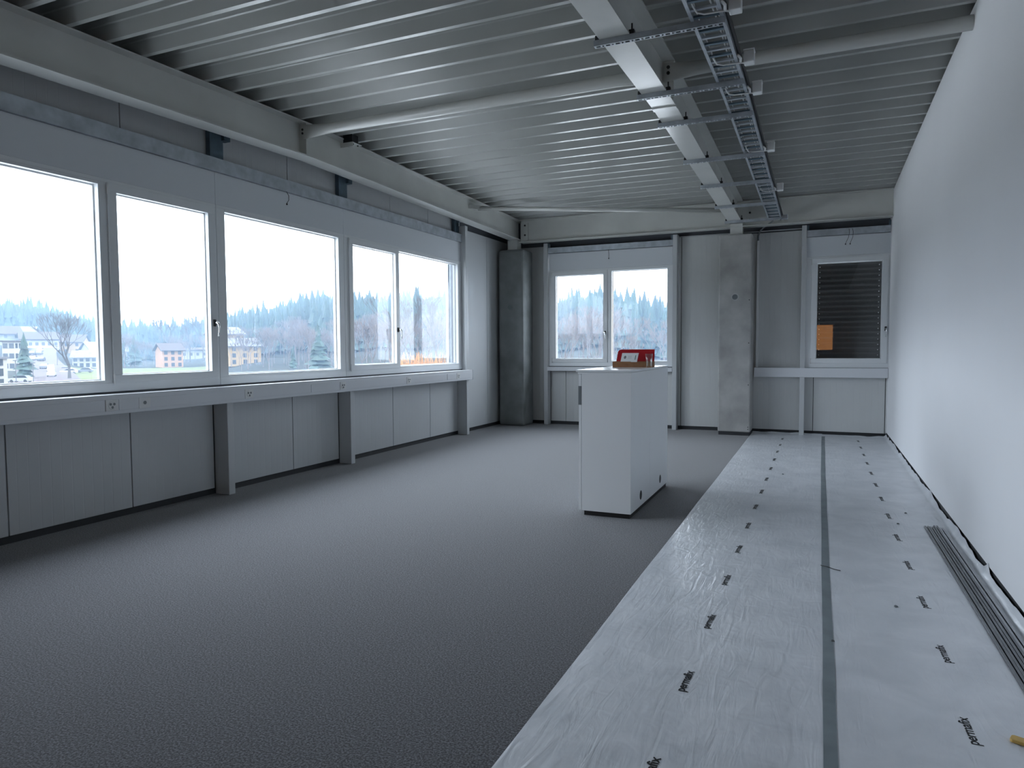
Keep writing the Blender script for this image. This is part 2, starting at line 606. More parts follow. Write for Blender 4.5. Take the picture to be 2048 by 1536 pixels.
# left band, from the camera's end to the far corner
window('window_1', left_f, 2.112, 5.314, [('fix', 2.222, 4.053), ('sash', 4.128, 5.280, 5.240)], 'nearest window in view with a fixed light and a casement')
window('window_2', left_f, 5.314, 7.390, [('fix', 5.427, 7.279)], 'single large fixed window between two casement windows')
window('window_3', left_f, 7.390, 10.592, [('sash', 7.472, 8.640, 8.602), ('fix', 8.674, 10.472)], 'far end window of the long left band')
window('window_4', back_f, -4.795, -2.428, [('sash', -4.730, -3.630, -3.672), ('fix', -3.549, -2.523)], 'window in the far wall behind the white cabinet')
window('window_5', back_f, -0.226, 1.012, [('sash', -0.140, 0.985, 0.962)], 'small window in the far right corner with a dark outside blind')

# outside venetian blind of the corner window
vb = tag(empty('venetian_blind'), 'closed dark grey outside blind behind the small corner window', 'blind')
zz = 1.17
while zz < 3.02:
    m = MB()
    m.add([(-0.20, 12.800, zz + 0.048), (1.00, 12.800, zz + 0.048), (1.00, 12.824, zz + 0.012), (-0.20, 12.824, zz + 0.012), (-0.20, 12.842, zz - 0.048), (1.00, 12.842, zz - 0.048),
           (-0.20, 12.802, zz + 0.0495), (1.00, 12.802, zz + 0.0495), (1.00, 12.8255, zz + 0.0135), (-0.20, 12.8255, zz + 0.0135), (-0.20, 12.8435, zz - 0.0465), (1.00, 12.8435, zz - 0.0465)],
          [(0, 1, 2, 3), (3, 2, 5, 4), (7, 6, 9, 8), (8, 9, 10, 11), (0, 6, 7, 1), (4, 5, 11, 10)])
    s = m.build('slat', 'slat', vb)
    MB().box(-0.20, 1.00, 12.797, 12.803, zz + 0.046, zz + 0.051).build('hem', 'slat_edge', s)
    for cx in (-0.015, 0.865):
        MB().tube([(cx, 12.792, zz + 0.0), (cx, 12.800, zz + 0.0)], 0.008, 8).build('cord_eyelet', 'white_plastic', s)
    zz += 0.0862

# guide rail of the outside blind on the far end of the left band
tag(MB(left_f).box(10.36, 10.42, 0.13, 0.17, 1.15, 3.1).box(10.455, 10.47, 0.13, 0.17, 1.15, 3.1).build('blind_guide_rail', 'galv'), 'grey vertical blind guide outside the far left window', 'rail')

# sills
tag(MB().box(-4.815, -2.418, 12.575, 12.70, 1.045, 1.121).build('window_sill', 'duct', bevel=0.004), 'narrow white sill under the window behind the cabinet', 'sill')

# ------------------------------------------------------------------ cable duct along the left wall
duct = tag(empty('cable_duct'), 'long white cable duct running under the left windows', 'cable duct')
MB().box(-5.719, -5.475, -5.25, 10.71, 0.952, 1.120).build('body', 'duct', duct, bevel=0.004)
for a, b in [(-5.2, -3.0), (-2.99, -0.5), (-0.49, 1.99), (2.0, 3.935), (4.065, 4.265), (4.36, 5.49), (5.61, 6.52), (6.53, 7.065), (7.185, 8.60), (8.72, 9.80), (9.81, 10.125), (10.245, 10.70)]:
    MB().box(-5.475, -5.470, a, b, 0.984, 1.078).build('cover', 'duct', duct, bevel=0.0015)
MB().box(-5.737, -5.468, 10.708, 10.714, 0.950, 1.122).build('end_cap', 'duct', duct, bevel=0.001)


def socket(y, label, three=True):
    r = tag(empty('power_socket'), label, 'socket', 'sockets in the cable duct')
    MB().box(-5.476, -5.467, y - 0.058, y + 0.058, 0.983, 1.079).build('plate', 'white_plastic', r, bevel=0.002)
    if three:
        MB().loft([[(-5.4665 + dx, y + s * math.cos(a) * rr, 1.031 + math.sin(a) * rr) for a in [2 * math.pi * k / 20 for k in range(20)]] for dx, rr, s in [(0, 0.036, 1), (0.003, 0.034, 1)]]).build('insert', 'white_plastic', r)
        for ay, az in [(-0.017, 0.009), (0.017, 0.009), (0.0, -0.018)]:
            MB().loft([[(-5.4640 + dx, y + ay + math.cos(a) * 0.0115, 1.031 + az + math.sin(a) * 0.0115) for a in [2 * math.pi * k / 10 for k in range(10)]] for dx in (0, 0.0012)]).build('contact_hole', 'grey_cover', r)
    else:
        MB().loft([[(-5.4665 + dx, y + math.cos(a) * 0.016, 1.031 + math.sin(a) * 0.016) for a in [2 * math.pi * k / 14 for k in range(14)]] for dx in (0, 0.002)]).build('outlet', 'grey_cover', r)
    return r


socket(4.00, 'three-hole white socket nearest to the left picture edge')
socket(4.312, 'white cover plate with one round outlet beside the nearest socket', False)
socket(5.55, 'three-hole white socket under the middle fixed window')
socket(7.125, 'three-hole white socket just before the second post along the duct')
socket(8.66, 'three-hole white socket under the far casement window, second from the duct end')
socket(10.185, 'three-hole white socket closest to the far end of the duct')

# ------------------------------------------------------------------ posts, channels, hangers on the left wall
for (y0, y1, label) in [(5.305, 5.388, 'grey steel post under the cable duct, nearest to the camera'), (7.348, 7.430, 'grey steel post under the cable duct, second from the camera')]:
    p = tag(empty('steel_post'), label, 'post', 'posts along the left wall')
    MB().box(-5.72, -5.530, y0, y1, 0.0, 0.952).build('shaft', 'post', p, bevel=0.006)
    MB().box(-5.722, -5.718, y0 - 0.012, y0, 0.06, 0.952).build('joint_strip', 'gap_dark', p)
p = tag(empty('steel_post'), 'tall grey steel post at the far end of the cable duct', 'post', 'posts along the left wall')
MB().box(-5.72, -5.535, 10.60, 10.685, 0.0, zb(10.6) - 0.002).build('shaft', 'post', p, bevel=0.006)

ch = tag(empty('galvanised_channel'), 'long galvanised steel channel above the left windows', 'channel')
MB().box(-5.602, -5.598, -5.2, 10.598, 3.292, 3.428).box(-5.71, -5.602, -5.2, 10.598, 3.292, 3.296).box(-5.71, -5.602, -5.2, 10.598, 3.424, 3.428).build('profile', 'galv', ch)
for i, (y0, y1) in enumerate([(5.30, 5.47), (7.36, 7.53), (10.45, 10.598)]):
    h = tag(empty('channel_hanger'), ['dark galvanised hanger plate between channel and beam, nearest to the camera', 'dark galvanised hanger plate between channel and beam, second along', 'dark galvanised hanger plate at the far end of the channel'][i], 'bracket', 'hangers above the left channel')
    MB().box(-5.715, -5.66, y0, y1, 3.429, 3.80).build('plate', 'galv_dark', h)
    MB().box(-5.70, -5.62, y1 - 0.02, y1 + 0.06, 3.64, 3.72).build('foot', 'galv_dark', h)

# far wall posts and channels
for x0, x1, label in [(-4.885, -4.803, 'grey steel post beside the left concrete column'), (-2.417, -2.340, 'grey steel post right of the window behind the cabinet'), (-0.297, -0.222, 'grey steel post left of the small corner window')]:
    p = tag(empty('steel_post'), label, 'post', 'posts along the far wall')
    MB().box(x0, x1, 12.58, 12.745, 0.0, 3.487).build('shaft', 'post', p, bevel=0.006)
for x0, x1, label in [(-4.80, -2.42, 'galvanised channel above the window behind the cabinet'), (-0.218, 1.005, 'galvanised channel above the small corner window')]:
    c = tag(empty('galvanised_channel'), label, 'channel')
    MB().box(x0, x1, 12.600, 12.605, 3.296, 3.400).box(x0, x1, 12.605, 12.72, 3.296, 3.300).build('profile', 'galv', c)
    MB().box(x0, x0 + 0.03, 12.606, 12.62, 3.401, 3.485).build('end_strap', 'galv_dark', c)
    MB().box(x1 - 0.03, x1, 12.606, 12.62, 3.401, 3.485).build('end_strap', 'galv_dark', c)

# ledge across the far right bay
tag(MB().box(-1.022, 1.006, 12.55, 12.74, 0.975, 1.131).build('wall_ledge', 'duct', bevel=0.004), 'plain white ledge across the bay under the small corner window', 'ledge')
# conduit with its cable
cdt = tag(empty('cable_conduit'), 'thin white vertical conduit on the panel right of the concrete column', 'conduit')
MB().box(-1.010, -0.972, 12.700, 12.744, 1.131, 3.30).build('trunking', 'white_plastic', cdt, bevel=0.003)
MB().tube([(-0.99, 12.72, 3.29), (-0.99, 12.70, 3.38), (-0.95, 12.62, 3.46), (-0.86, 12.45, 3.50), (-0.75, 12.25, 3.52), (-0.68, 12.05, 3.56)], 0.012, 8).build('cable', 'grey_cover', cdt, smooth=True)


# ------------------------------------------------------------------ steel structure
def ibeam_y(name, xc, label, y0=-5.28, y1=12.46, wdt=0.21, hgt=0.375):
    r = tag(empty(name), label, 'beam')
    st = [y0, RIDGE, y1]
    hw, tw, tf = wdt / 2, 0.006, 0.014

    def ring(x0, x1, za, zb_):
        return [[(x0, y, zb(y) + za), (x1, y, zb(y) + za), (x1, y, zb(y) + zb_), (x0, y, zb(y) + zb_)] for y in st]
    MB().loft(ring(xc - hw, xc + hw, 0, tf)).build('bottom_flange', 'beam', r)
    MB().loft(ring(xc - hw, xc + hw, hgt - tf, hgt - 0.001)).build('top_flange', 'beam', r)
    MB().loft(ring(xc - tw, xc + tw, tf, hgt - tf)).build('web', 'beam', r)
    return r


XL, XC = -5.355, -1.31
bl = ibeam_y('steel_beam', XL, 'grey steel beam running along the left wall under the deck')
bc = ibeam_y('steel_beam', XC, 'grey steel beam in the middle of the ceiling beside the cable ladder')


def bolt(x, y, z, axis, parent, r=0.014):
    c = []
    for t in (0, 0.012):
        ring = []
        for k in range(6):
            a = 2 * math.pi * k / 6
            if axis == 0:
                ring.append((x + t, y + r * math.cos(a), z + r * math.sin(a)))
            elif axis == 1:
                ring.append((x + r * math.cos(a), y - t, z + r * math.sin(a)))
            else:
                ring.append((x + r * math.cos(a), y + r * math.sin(a), z - t))
        c.append(ring)
    MB().loft(c).build('bolt', 'black', parent)


MB().box(XL + 0.006, XL + 0.103, 6.270, 6.282, zb(6.28) + 0.014, zb(6.28) + 0.36).build('stiffener_plate', 'beam', bl)
MB().box(XC + 0.006, XC + 0.103, 6.270, 6.282, zb(6.28) + 0.014, zb(6.28) + 0.36).build('stiffener_plate', 'beam', bc)
MB().box(XC - 0.103, XC - 0.006, 6.270, 6.282, zb(6.28) + 0.014, zb(6.28) + 0.36).build('stiffener_plate', 'beam', bc)
MB().box(XC - 0.107, XC + 0.107, 6.36, 6.44, zb(6.4) - 0.012, zb(6.4)).build('splice_plate', 'beam', bc)

# beam across the far wall
bb = tag(empty('steel_beam'), 'grey steel beam across the far wall above the windows', 'beam')
MB().box(-5.25, 1.008, 12.26, 12.46, 3.487, 3.501).build('bottom_flange', 'beam', bb)
MB().box(-5.25, 1.008, 12.26, 12.46, 3.900, 3.914).build('top_flange', 'beam', bb)
MB().box(-5.25, 1.008, 12.345, 12.357, 3.501, 3.900).build('web', 'beam', bb)
MB().box(-5.25, -5.10, 12.325, 12.345, 3.52, 3.86).build('end_plate', 'beam', bb)
for z in (3.63, 3.81):
    bolt(-5.16, 12.325, z, 1, bb, 0.018)
for z in (3.60, 3.72):
    bolt(-1.10, 12.345, z, 1, bb, 0.018)


# round tie tubes with flattened ends at the ridge
def tie_tube(x0, x1, y, z, label, flat0=True, flat1=True):
    r = tag(empty('tie_tube'), label, 'tube', 'ridge tubes')
    secs = []
    L = 0.42
    rad = 0.055
    xs = []
    if flat0:
        xs += [(x0 + L * t, t) for t in (0, 0.15, 0.4, 0.65, 0.85)]
    xs += [(x0 + (L if flat0 else 0), 1), (x1 - (L if flat1 else 0), 1)]
    if flat1:
        xs += [(x1 - L * t, t) for t in (0.85, 0.65, 0.4, 0.15, 0)]
    for x, t in xs:
        s = t * t * (3 - 2 * t)
        ry = 0.008 + (rad - 0.008) * s
        rz = 0.080 + (rad - 0.080) * s
        secs.append([(x, y + ry * math.cos(2 * math.pi * k / 20), z + rz * math.sin(2 * math.pi * k / 20)) for k in range(20)])
    MB().loft(secs).build('tube', 'beam', r, smooth=True)
    return r


t1 = tie_tube(XL + 0.03, XC - 0.02, 6.262, 3.90, 'round grey ridge tube between the left beam and the middle beam')
t2 = tie_tube(XC + 0.02, 1.008, 6.262, 3.90, 'round grey ridge tube between the middle beam and the white wall', True, False)
for z in (3.925, 3.885):
    bolt(XL + 0.07, 6.256, z, 1, t1, 0.013)
for z in (3.94, 3.89):
    bolt(XC + 0.06, 6.256, z, 1, t2, 0.016)
br = tag(empty('tie_brace'), 'slim grey diagonal roof brace in the far left ceiling corner', 'brace')
MB().tube([(-5.26, 10.53, 3.82), (-1.42, 12.10, 3.745)], 0.036, 14).build('tube', 'beam', br, smooth=True)
MB().add([(-5.345, 10.36, 3.865), (-5.15, 10.60, 3.865), (-5.345, 10.62, 3.865), (-5.345, 10.36, 3.80), (-5.15, 10.60, 3.80), (-5.345, 10.62, 3.80)],
         [(0, 1, 2), (3, 5, 4), (0, 3, 4, 1), (1, 4, 5, 2), (2, 5, 3, 0)]).build('gusset_plate', 'beam', br)
bolt(-5.22, 10.56, 3.80, 2, br, 0.014)
# small purlin cleat on top of the left beam just past the ridge tube
cl = tag(empty('purlin_cleat'), 'small angled steel cleat with two holes on the left beam', 'bracket')
MB().box(-5.28, -5.10, 6.92, 7.09, 3.940, 3.948).build('base', 'beam', cl)
MB().box(-5.28, -5.10, 6.912, 6.920, 3.895, 3.948).build('lip', 'beam', cl)
for y in (6.96, 7.05):
    bolt(-5.13, y, 3.940, 2, cl, 0.010)
MB().box(-5.26, -5.13, 6.94, 7.06, 3.948, 4.05).build('stub', 'gap_dark', cl)


# concrete columns
def column(xc, label, dark, plinth):
    r = tag(empty('concrete_column'), label, 'column', 'concrete columns at the far wall')
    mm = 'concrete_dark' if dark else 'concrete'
    m = MB()
    m.box(xc - 0.262, xc + 0.262, 12.17, 12.66, 0.055 if plinth else 0.0, 3.355)
    m.build('shaft', mm, r, bevel=0.022 if not dark else 0.045)
    if plinth:
        MB().box(xc - 0.25, xc + 0.25, 12.19, 12.66, 0.0, 0.055).build('plinth', 'baseboard', r)
    MB().box(xc - 0.10, xc + 0.10, 12.27, 12.45, 3.356, zb(12.3) - 0.001).build('steel_head', 'beam', r)
    return r


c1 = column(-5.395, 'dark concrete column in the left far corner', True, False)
c2 = column(-1.305, 'pale concrete column beside the small corner bay', False, True)
for c, x, z in ((c1, -5.412, 2.265), (c2, -1.305, 2.318)):
    MB().loft([[(x + rr * math.cos(2 * math.pi * k / 24), yy, z + rr * math.sin(2 * math.pi * k / 24)) for k in range(24)] for rr, yy in ((0.062, 12.172), (0.060, 12.166))]).build('plug_ring', 'plug_ring' if c is c2 else 'concrete_dark', c)
    MB().loft([[(x + rr * math.cos(2 * math.pi * k / 24), yy, z + rr * math.sin(2 * math.pi * k / 24)) for k in range(24)] for rr, yy in ((0.045, 12.167), (0.044, 12.164))]).build('plug', 'plug', c)
for z in (2.262, 1.55, 0.852, 0.145, 0.108):
    MB().loft([[(-1.078 + 0.009 * math.cos(2 * math.pi * k / 8), yy, z + 0.009 * math.sin(2 * math.pi * k / 8)) for k in range(8)] for yy in (12.172, 12.168)]).build('anchor_hole', 'black', c2)

# ------------------------------------------------------------------ slotted rails, cable ladder, cables, boxes
RAILS = [4.735, 5.965, 6.80, 8.165, 9.41, 10.76, 11.97]
rail_words = ['nearest', 'second', 'third', 'fourth', 'fifth', 'sixth', 'farthest']
for i, y in enumerate(RAILS):
    r = tag(empty('slotted_rail'), rail_words[i] + ' slotted mounting rail clamped under the middle beam', 'rail', 'slotted rails under the middle beam')
    z1 = zb(y) - 0.001
    z0 = z1 - 0.040
    x0, x1 = -1.455, -0.588
    m = MB()
    m.box(x0, x1, y - 0.0205, y - 0.0185, z0, z1)
    m.box(x0, x1, y + 0.0185, y + 0.0205, z0, z1)
    # perforated underside: two edge strips and the webs between alternating long and short slots
    m.box(x0, x1, y - 0.0185, y - 0.0105, z0, z0 + 0.002)
    m.box(x0, x1, y + 0.0105, y + 0.0185, z0, z0 + 0.002)
    x = x0
    long_ = True
    while x < x1 - 0.01:
        m.box(x, min(x + 0.013, x1), y - 0.0105, y + 0.0105, z0, z0 + 0.002)
        x += 0.013 + (0.030 if long_ else 0.012)
        long_ = not long_
    m.box(x1 - 0.012, x1, y - 0.0105, y + 0.0105, z0, z0 + 0.002)
    m.build('profile', 'galv', r)
    for cx in (XC - 0.118, XC + 0.118):
        c = MB()
        c.box(cx - 0.018, cx + 0.018, y - 0.018, y + 0.018, z1, z1 + 0.030)
        c.tube([(cx, y, z1), (cx, y, z1 + 0.075)], 0.006, 6)
        c.build('beam_clamp', 'black', r)

LX0, LX1 = -0.800, -0.592
lad = tag(empty('cable_ladder'), 'galvanised cable ladder hung beside the middle beam', 'cable ladder')
st = [2.0, RIDGE, 12.12]
for xa in (LX0, LX1 - 0.022):
    MB().loft([[(xa, y, zb(y) + 0.001), (xa + 0.022, y, zb(y) + 0.001), (xa + 0.022, y, zb(y) + 0.061), (xa, y, zb(y) + 0.061)] for y in st]).build('side_rail', 'galv', lad)
y = 2.1
k = 0
while y < 12.05:
    MB().box(LX0 + 0.022, LX1 - 0.022, y - 0.013, y + 0.013, zb(y) + 0.008, zb(y) + 0.022).build('rung', 'galv' if k % 2 else 'galv_dark', lad)
    y += 0.118
    k += 1
for xk, col, label in [(-0.755, 'white_cable', 'white cable along the beam side of the cable ladder'), (-0.655, 'white_cable', 'white cable along the middle of the cable ladder'), (-0.632, 'white_cable', 'white cable along the wall side of the cable ladder')]:
    pts = []
    y = 2.0
    while y < 12.0:
        pts.append((xk + 0.006 * math.sin(y * 3.1 + xk * 40), y, zb(y) + 0.031))
        y += 0.2
    tag(MB().tube(pts, 0.0055, 6).build('cable', col, smooth=True), label, 'cable', 'cables in the cable ladder')
tag(MB().tube([(LX1 + 0.014, y, zb(y) + 0.045) for y in np.arange(2.0, 12.3, 0.2)], 0.013, 8).build('cable', 'black_cable', smooth=True), 'thick black tube along the outside of the cable ladder', 'cable')  # plain black tube following the ladder's outer rail
box_words = ['at the upper picture edge', 'second from the upper edge', 'third from the upper edge', 'fourth from the upper edge', 'fifth from the upper edge']
for i, y in enumerate([4.68, 5.62, 6.36, 8.16, 10.10]):
    r = tag(empty('junction_box'), 'small white junction box on the cable ladder ' + box_words[i], 'junction box', 'junction boxes on the cable ladder')
    z = zb(y)
    MB().box(-0.556, -0.480, y - 0.042, y + 0.042, z - 0.005, z + 0.080).build('body', 'white_plastic', r, bevel=0.006)
    MB().box(-0.558, -0.478, y - 0.044, y + 0.044, z + 0.081, z + 0.092).build('lid', 'white_plastic', r, bevel=0.002)
    MB().tube([(-0.575, y - 0.05, z - 0.002), (-0.57, y - 0.09, z + 0.01), (-0.59, y - 0.14, z + 0.02)], 0.010, 8).build('plug', 'white_plastic', r, smooth=True)
    MB().tube([(-0.60, y - 0.02, z + 0.066), (-0.55, y, z + 0.086)], 0.006, 6).build('clip', 'galv', r)
    yl = y - 0.06
    tag(MB().tube([(-0.76, yl - 0.25, zb(yl) + 0.031), (-0.757, yl - 0.10, zb(yl) + 0.010), (-0.74, yl - 0.03, zb(yl) - 0.004), (-0.70, yl, zb(yl) - 0.006), (-0.62, yl, zb(yl) - 0.008), (-0.575, yl + 0.01, zb(yl) - 0.006), (-0.545, yl + 0.05, zb(yl) + 0.002)], 0.006, 6).build('cable', 'white_cable', smooth=True),
        'white cable looping out of the ladder to the junction box ' + box_words[i], 'cable', 'box cables')
eb = tag(empty('junction_box'), 'clear grey end box where the cable ladder meets the far beam', 'junction box', 'junction boxes on the cable ladder')
MB().box(-0.60, -0.50, 12.04, 12.14, zb(12) - 0.02, zb(12) + 0.05).build('body', 'galv', eb, bevel=0.004)


# dangling blind wires
def wire(pts, label):
    r = tag(empty('loose_wire'), label, 'wire', 'loose blind wires')
    MB().tube(pts, 0.0035, 6).build('lead', 'black_cable', r, smooth=True)
    p = Vector(pts[-1])
    rings = []
    for t in range(5):
        a = math.pi * t / 4
        rr = 0.010 * math.sin(a) + 0.0005
        rings.append([(p.x + rr * math.cos(2 * math.pi * k / 8), p.y + rr * math.sin(2 * math.pi * k / 8), p.z - 0.010 + 0.012 * math.cos(a)) for k in range(8)])
    MB().loft(rings).build('tip', 'black_cable', r, smooth=True)


wire([(-5.605, 6.325, 3.30), (-5.597, 6.333, 3.285), (-5.59, 6.352, 3.25), (-5.59, 6.352, 3.20), (-5.595, 6.325, 3.16)], 'black wire hanging over the middle window of the left wall')
wire([(-3.60, 12.60, 3.30), (-3.60, 12.594, 3.26), (-3.592, 12.592, 3.20), (-3.596, 12.594, 3.145)], 'black wire hanging over the window behind the cabinet')
wire([(0.405, 12.60, 3.385), (0.412, 12.592, 3.33), (0.400, 12.588, 3.25), (0.357, 12.590, 3.15)], 'left one of two black wires over the small corner window')
wire([(0.455, 12.60, 3.385), (0.466, 12.592, 3.33), (0.462, 12.588, 3.25), (0.425, 12.590, 3.15)], 'right one of two black wires over the small corner window')


# ------------------------------------------------------------------ floor membrane with print and tape
def hmem(x, y):
    return 0.006 + 0.0016 * noise.noise(Vector((x * 2.3, y * 2.3, 0.3))) + 0.0012 * noise.noise(Vector((x * 6, y * 5, 4.1)))


def sheet(name, xs, y0, y1, label, zfun):
    ny = int((y1 - y0) / 0.06)
    vs, fs = [], []
    n = len(xs)
    for j in range(ny + 1):
        y = y0 + (y1 - y0) * j / ny
        for i, x in enumerate(xs):
            vs.append(zfun(x, y, i))
    for j in range(ny):
        for i in range(n - 1):
            fs.append((j * n + i, j * n + i + 1, (j + 1) * n + i + 1, (j + 1) * n + i))
    m = MB()
    m.add(vs, fs)
    o = m.build(name, 'membrane', smooth=True)
    return tag(o, label, 'floor membrane', 'membrane sheets on the carpet')


YM0, YM1 = 0.6, 12.70


def zleft(x, y, i):
    e = 0.0
    by = max(0.0, (y - 12.62) / 0.08)
    return (x + (0.004 * noise.noise(Vector((y * 0.8, 1, 2))) if i == 0 else 0), y, hmem(x, y) + e + 0.03 * by * by * (0.6 + 0.5 * noise.noise(Vector((x * 5, 3, 1)))))


def zright(x, y, i):
    # the sheet runs up against the wall in a wavy selvedge
    by = max(0.0, (y - 12.62) / 0.08)
    zz = hmem(x, y) + 0.001 + 0.02 * by * by * (0.5 + 0.7 * noise.noise(Vector((x * 6, 8, 1))))
    if x > 0.955:
        t = (x - 0.955) / 0.06
        wv = 0.045 + 0.030 * noise.noise(Vector((y * 1.9, 7.7, 0))) + 0.020 * noise.noise(Vector((y * 6.3, 2.7, 0)))
        for yc, amp in ((7.75, 0.05), (5.25, 0.06), (12.2, 0.04)):
            wv += amp * math.exp(-((y - yc) / 0.045) ** 2)
        return (0.955 + 0.052 * min(1, t) ** 0.7 - 0.012 * noise.noise(Vector((y * 2.2, 0.4, 5))) * t, y, zz + wv * t * t)
    return (x, y, zz)


ml = sheet('floor_membrane', [-1.046] + list(np.linspace(-1.02, 0.062, 20)), YM0, YM1, 'white plastic floor membrane sheet next to the carpet', zleft)
mr = sheet('floor_membrane', list(np.linspace(0.060, 0.955, 17)) + [0.965, 0.975, 0.985, 0.995, 1.005, 1.015], YM0, YM1, 'white plastic floor membrane sheet along the white wall', zright)

# printed words: one text shape, draped on the sheet at each place
fc = bpy.data.curves.new('word', 'FONT')
fc.body = 'permafix'
fc.size = 1.0
fc.offset = 0.0
fc.space_character = 0.96
fo = bpy.data.objects.new('word', fc)
COL.objects.link(fo)
dg = bpy.context.evaluated_depsgraph_get()
wm = bpy.data.meshes.new_from_object(fo.evaluated_get(dg))
wv = np.array([v.co[:] for v in wm.vertices])
wf = [tuple(p.vertices) for p in wm.polygons]
bpy.data.objects.remove(fo)
ln = wv[:, 0].max() - wv[:, 0].min()
wv[:, 0] -= (wv[:, 0].max() + wv[:, 0].min()) / 2
sx = 0.205 / ln
sy = 0.056


def word(x, y, parent, slant):
    m = MB()
    pts = []
    for (ox, oy) in ((0, 0), (0.022, 0), (-0.022, 0), (0, 0.022), (0, -0.022)):      # bold strokes
      for vx, vy, _ in wv:
        a, b = (vx + ox) * sx, (vy + oy - 0.25) * sy
        px_, py_ = x - b + slant * a, y + a
        pts.append((px_, py_, hmem(px_, py_) + 0.0016))
    nw = len(wv)
    m.add(pts, [tuple(i + nw * k for i in fc_) for k in range(5) for fc_ in wf])
    me = bpy.data.meshes.new('printed_word')
    me.from_pydata(m.v, [], m.q)
    me.materials.append(MATS['ink'])
    o = bpy.data.objects.new('printed_word', me)
    COL.objects.link(o)
    o.parent = parent


for k in range(-1, 13):
    word(-0.522, 3.088 + 0.7355 * k, ml, 0.05)
for k in range(-1, 13):
    word(0.573 - (0.02 if k < 1 else 0), 3.11 + 0.7445 * k, mr, -0.03)

# grey seam tape between the sheets
tp = []
for y in np.arange(YM0, 12.55, 0.12):
    c0 = 0.036 + 0.004 * noise.noise(Vector((y * 0.9, 0, 0))) + (0.016 * (y - 9) / 3.5 if y > 9 else 0)
    c1_ = c0 + 0.049 + 0.004 * noise.noise(Vector((y * 1.3, 5, 0)))
    tp.append([(c0, y, hmem(c0, y) + 0.0022), ((c0 + c1_) / 2, y, hmem(c0, y) + 0.0034), (c1_, y, hmem(c1_, y) + 0.0028)])
m = MB()
m.loft(tp, cap=False, closed=False)
tag(m.build('seam_tape', 'tape', smooth=True), 'grey adhesive tape over the seam of the two membrane sheets', 'tape')
tag(MB().tube([(0.030, 5.10, 0.011), (0.07, 5.07, 0.014), (0.11, 5.04, 0.011), (0.150, 5.03, 0.009)], 0.0025, 6).build('wire_scrap', 'black_cable', smooth=True), 'short dark wire scrap lying across the grey tape', 'wire')
for (x, y, i) in [(0.42, 4.45, 0), (0.62, 6.55, 1), (0.08, 3.80, 2), (-0.37, 8.6, 3), (0.72, 7.0, 4)]:
    rr = 0.010
    tag(MB().loft([[(x + q * rr * (1 + 0.4 * math.cos(3 * a)) * math.cos(a), y + q * rr * math.sin(a), hmem(x, y) + h) for a in [2 * math.pi * k / 7 for k in range(7)]] for q, h in ((1, 0.002), (0.8, 0.008), (0.3, 0.011))]).build('debris_crumb', 'grey_cover'),
        ['dark crumb on the right membrane sheet between two printed words', 'dark crumb left of the metal profiles, farther one', 'dark crumb beside the grey tape, nearest to the camera', 'dark crumb on the left membrane sheet', 'dark crumb left of the metal profile ends'][i], 'debris', 'crumbs on the membrane')


# steel stud profiles lying along the wall
def profile(x0, x1, h, y1, m_, label, sk=0.0):
    o = MB()
    y0 = 1.2
    t = 0.002
    z = 0.010
    dx = sk

    def pr(a, b, za, zb_):
        o.loft([[(a + dx * s, y, za), (b + dx * s, y, za), (b + dx * s, y, zb_), (a + dx * s, y, zb_)] for y, s in ((y0, 1), (y1, 0))])
    pr(x0, x1, z, z + t)
    pr(x0, x0 + t, z, z + h)
    pr(x1 - t, x1, z, z + h)
    pr(x0 + t, x0 + 0.012, z + h - t, z + h)
    pr(x1 - 0.012, x1 - t, z + h - t, z + h)
    return tag(o.build('metal_profile', m_), label, 'metal profile', 'metal profiles by the wall')


profile(0.808, 0.839, 0.010, 6.52, 'profile', 'dark grey metal profile lying farthest from the white wall', 0.03)
profile(0.840, 0.871, 0.012, 6.50, 'profile', 'grey metal profile lying second from the membrane side', 0.03)
profile(0.874, 0.905, 0.015, 6.54, 'profile', 'dark grey metal profile lying in the middle of the bundle', 0.03)
profile(0.906, 0.938, 0.012, 6.49, 'profile_light', 'pale metal profile lying closest to the white wall', 0.03)
# folding stick at the lower right picture edge
sk = MB()
a = Vector((0.683, 3.095, 0.0))
d = Vector((0.93, -0.37, 0)).normalized()
n_ = Vector((-d.y, d.x, 0))
sk.loft([[tuple(a + d * t + n_ * s + Vector((0, 0, z))) for s, z in ((-hw, 0.009), (hw, 0.009), (hw, 0.022), (-hw, 0.022))] for t, hw in ((0, 0.014), (0.008, 0.022), (0.30, 0.022), (0.31, 0.014))])
tag(sk.build('wooden_stick', 'wood', bevel=0.003), 'yellow wooden stick on the membrane at the right picture edge', 'stick')

# ------------------------------------------------------------------ white cabinet
cb = tag(empty('sideboard_cabinet'), 'tall white office cabinet standing free on the carpet', 'cabinet')
X0, X1, Y0, Y1 = -1.925, -1.480, 5.880, 7.468
MB().box(X0 + 0.02, X1 - 0.012, Y0 + 0.012, Y1 - 0.012, 0.0, 0.042).build('plinth', 'black', cb)
MB().box(X0, X1 - 0.0005, Y0, Y0 + 0.019, 0.042, 1.276).build('end_panel', 'cabinet_white', cb, bevel=0.001)
MB().box(X0, X1 - 0.020, Y1 - 0.019, Y1, 0.042, 1.276).build('end_panel', 'cabinet_white', cb, bevel=0.001)
MB().box(X0, X1 - 0.020, 6.612, 6.630, 0.042, 1.276).build('divider', 'cabinet_white', cb)
MB().box(X0, X1 - 0.020, Y0 + 0.019, Y1 - 0.019, 0.042, 0.060).build('bottom_panel', 'cabinet_white', cb)
MB().box(X0 - 0.052, X1, Y0 - 0.004, Y1 + 0.004, 1.278, 1.298).build('top', 'cabinet_gloss', cb, bevel=0.0015)
MB().box(X0 - 0.035, X0, Y0, Y1, 1.262, 1.276).build('top_rail', 'cabinet_white', cb)
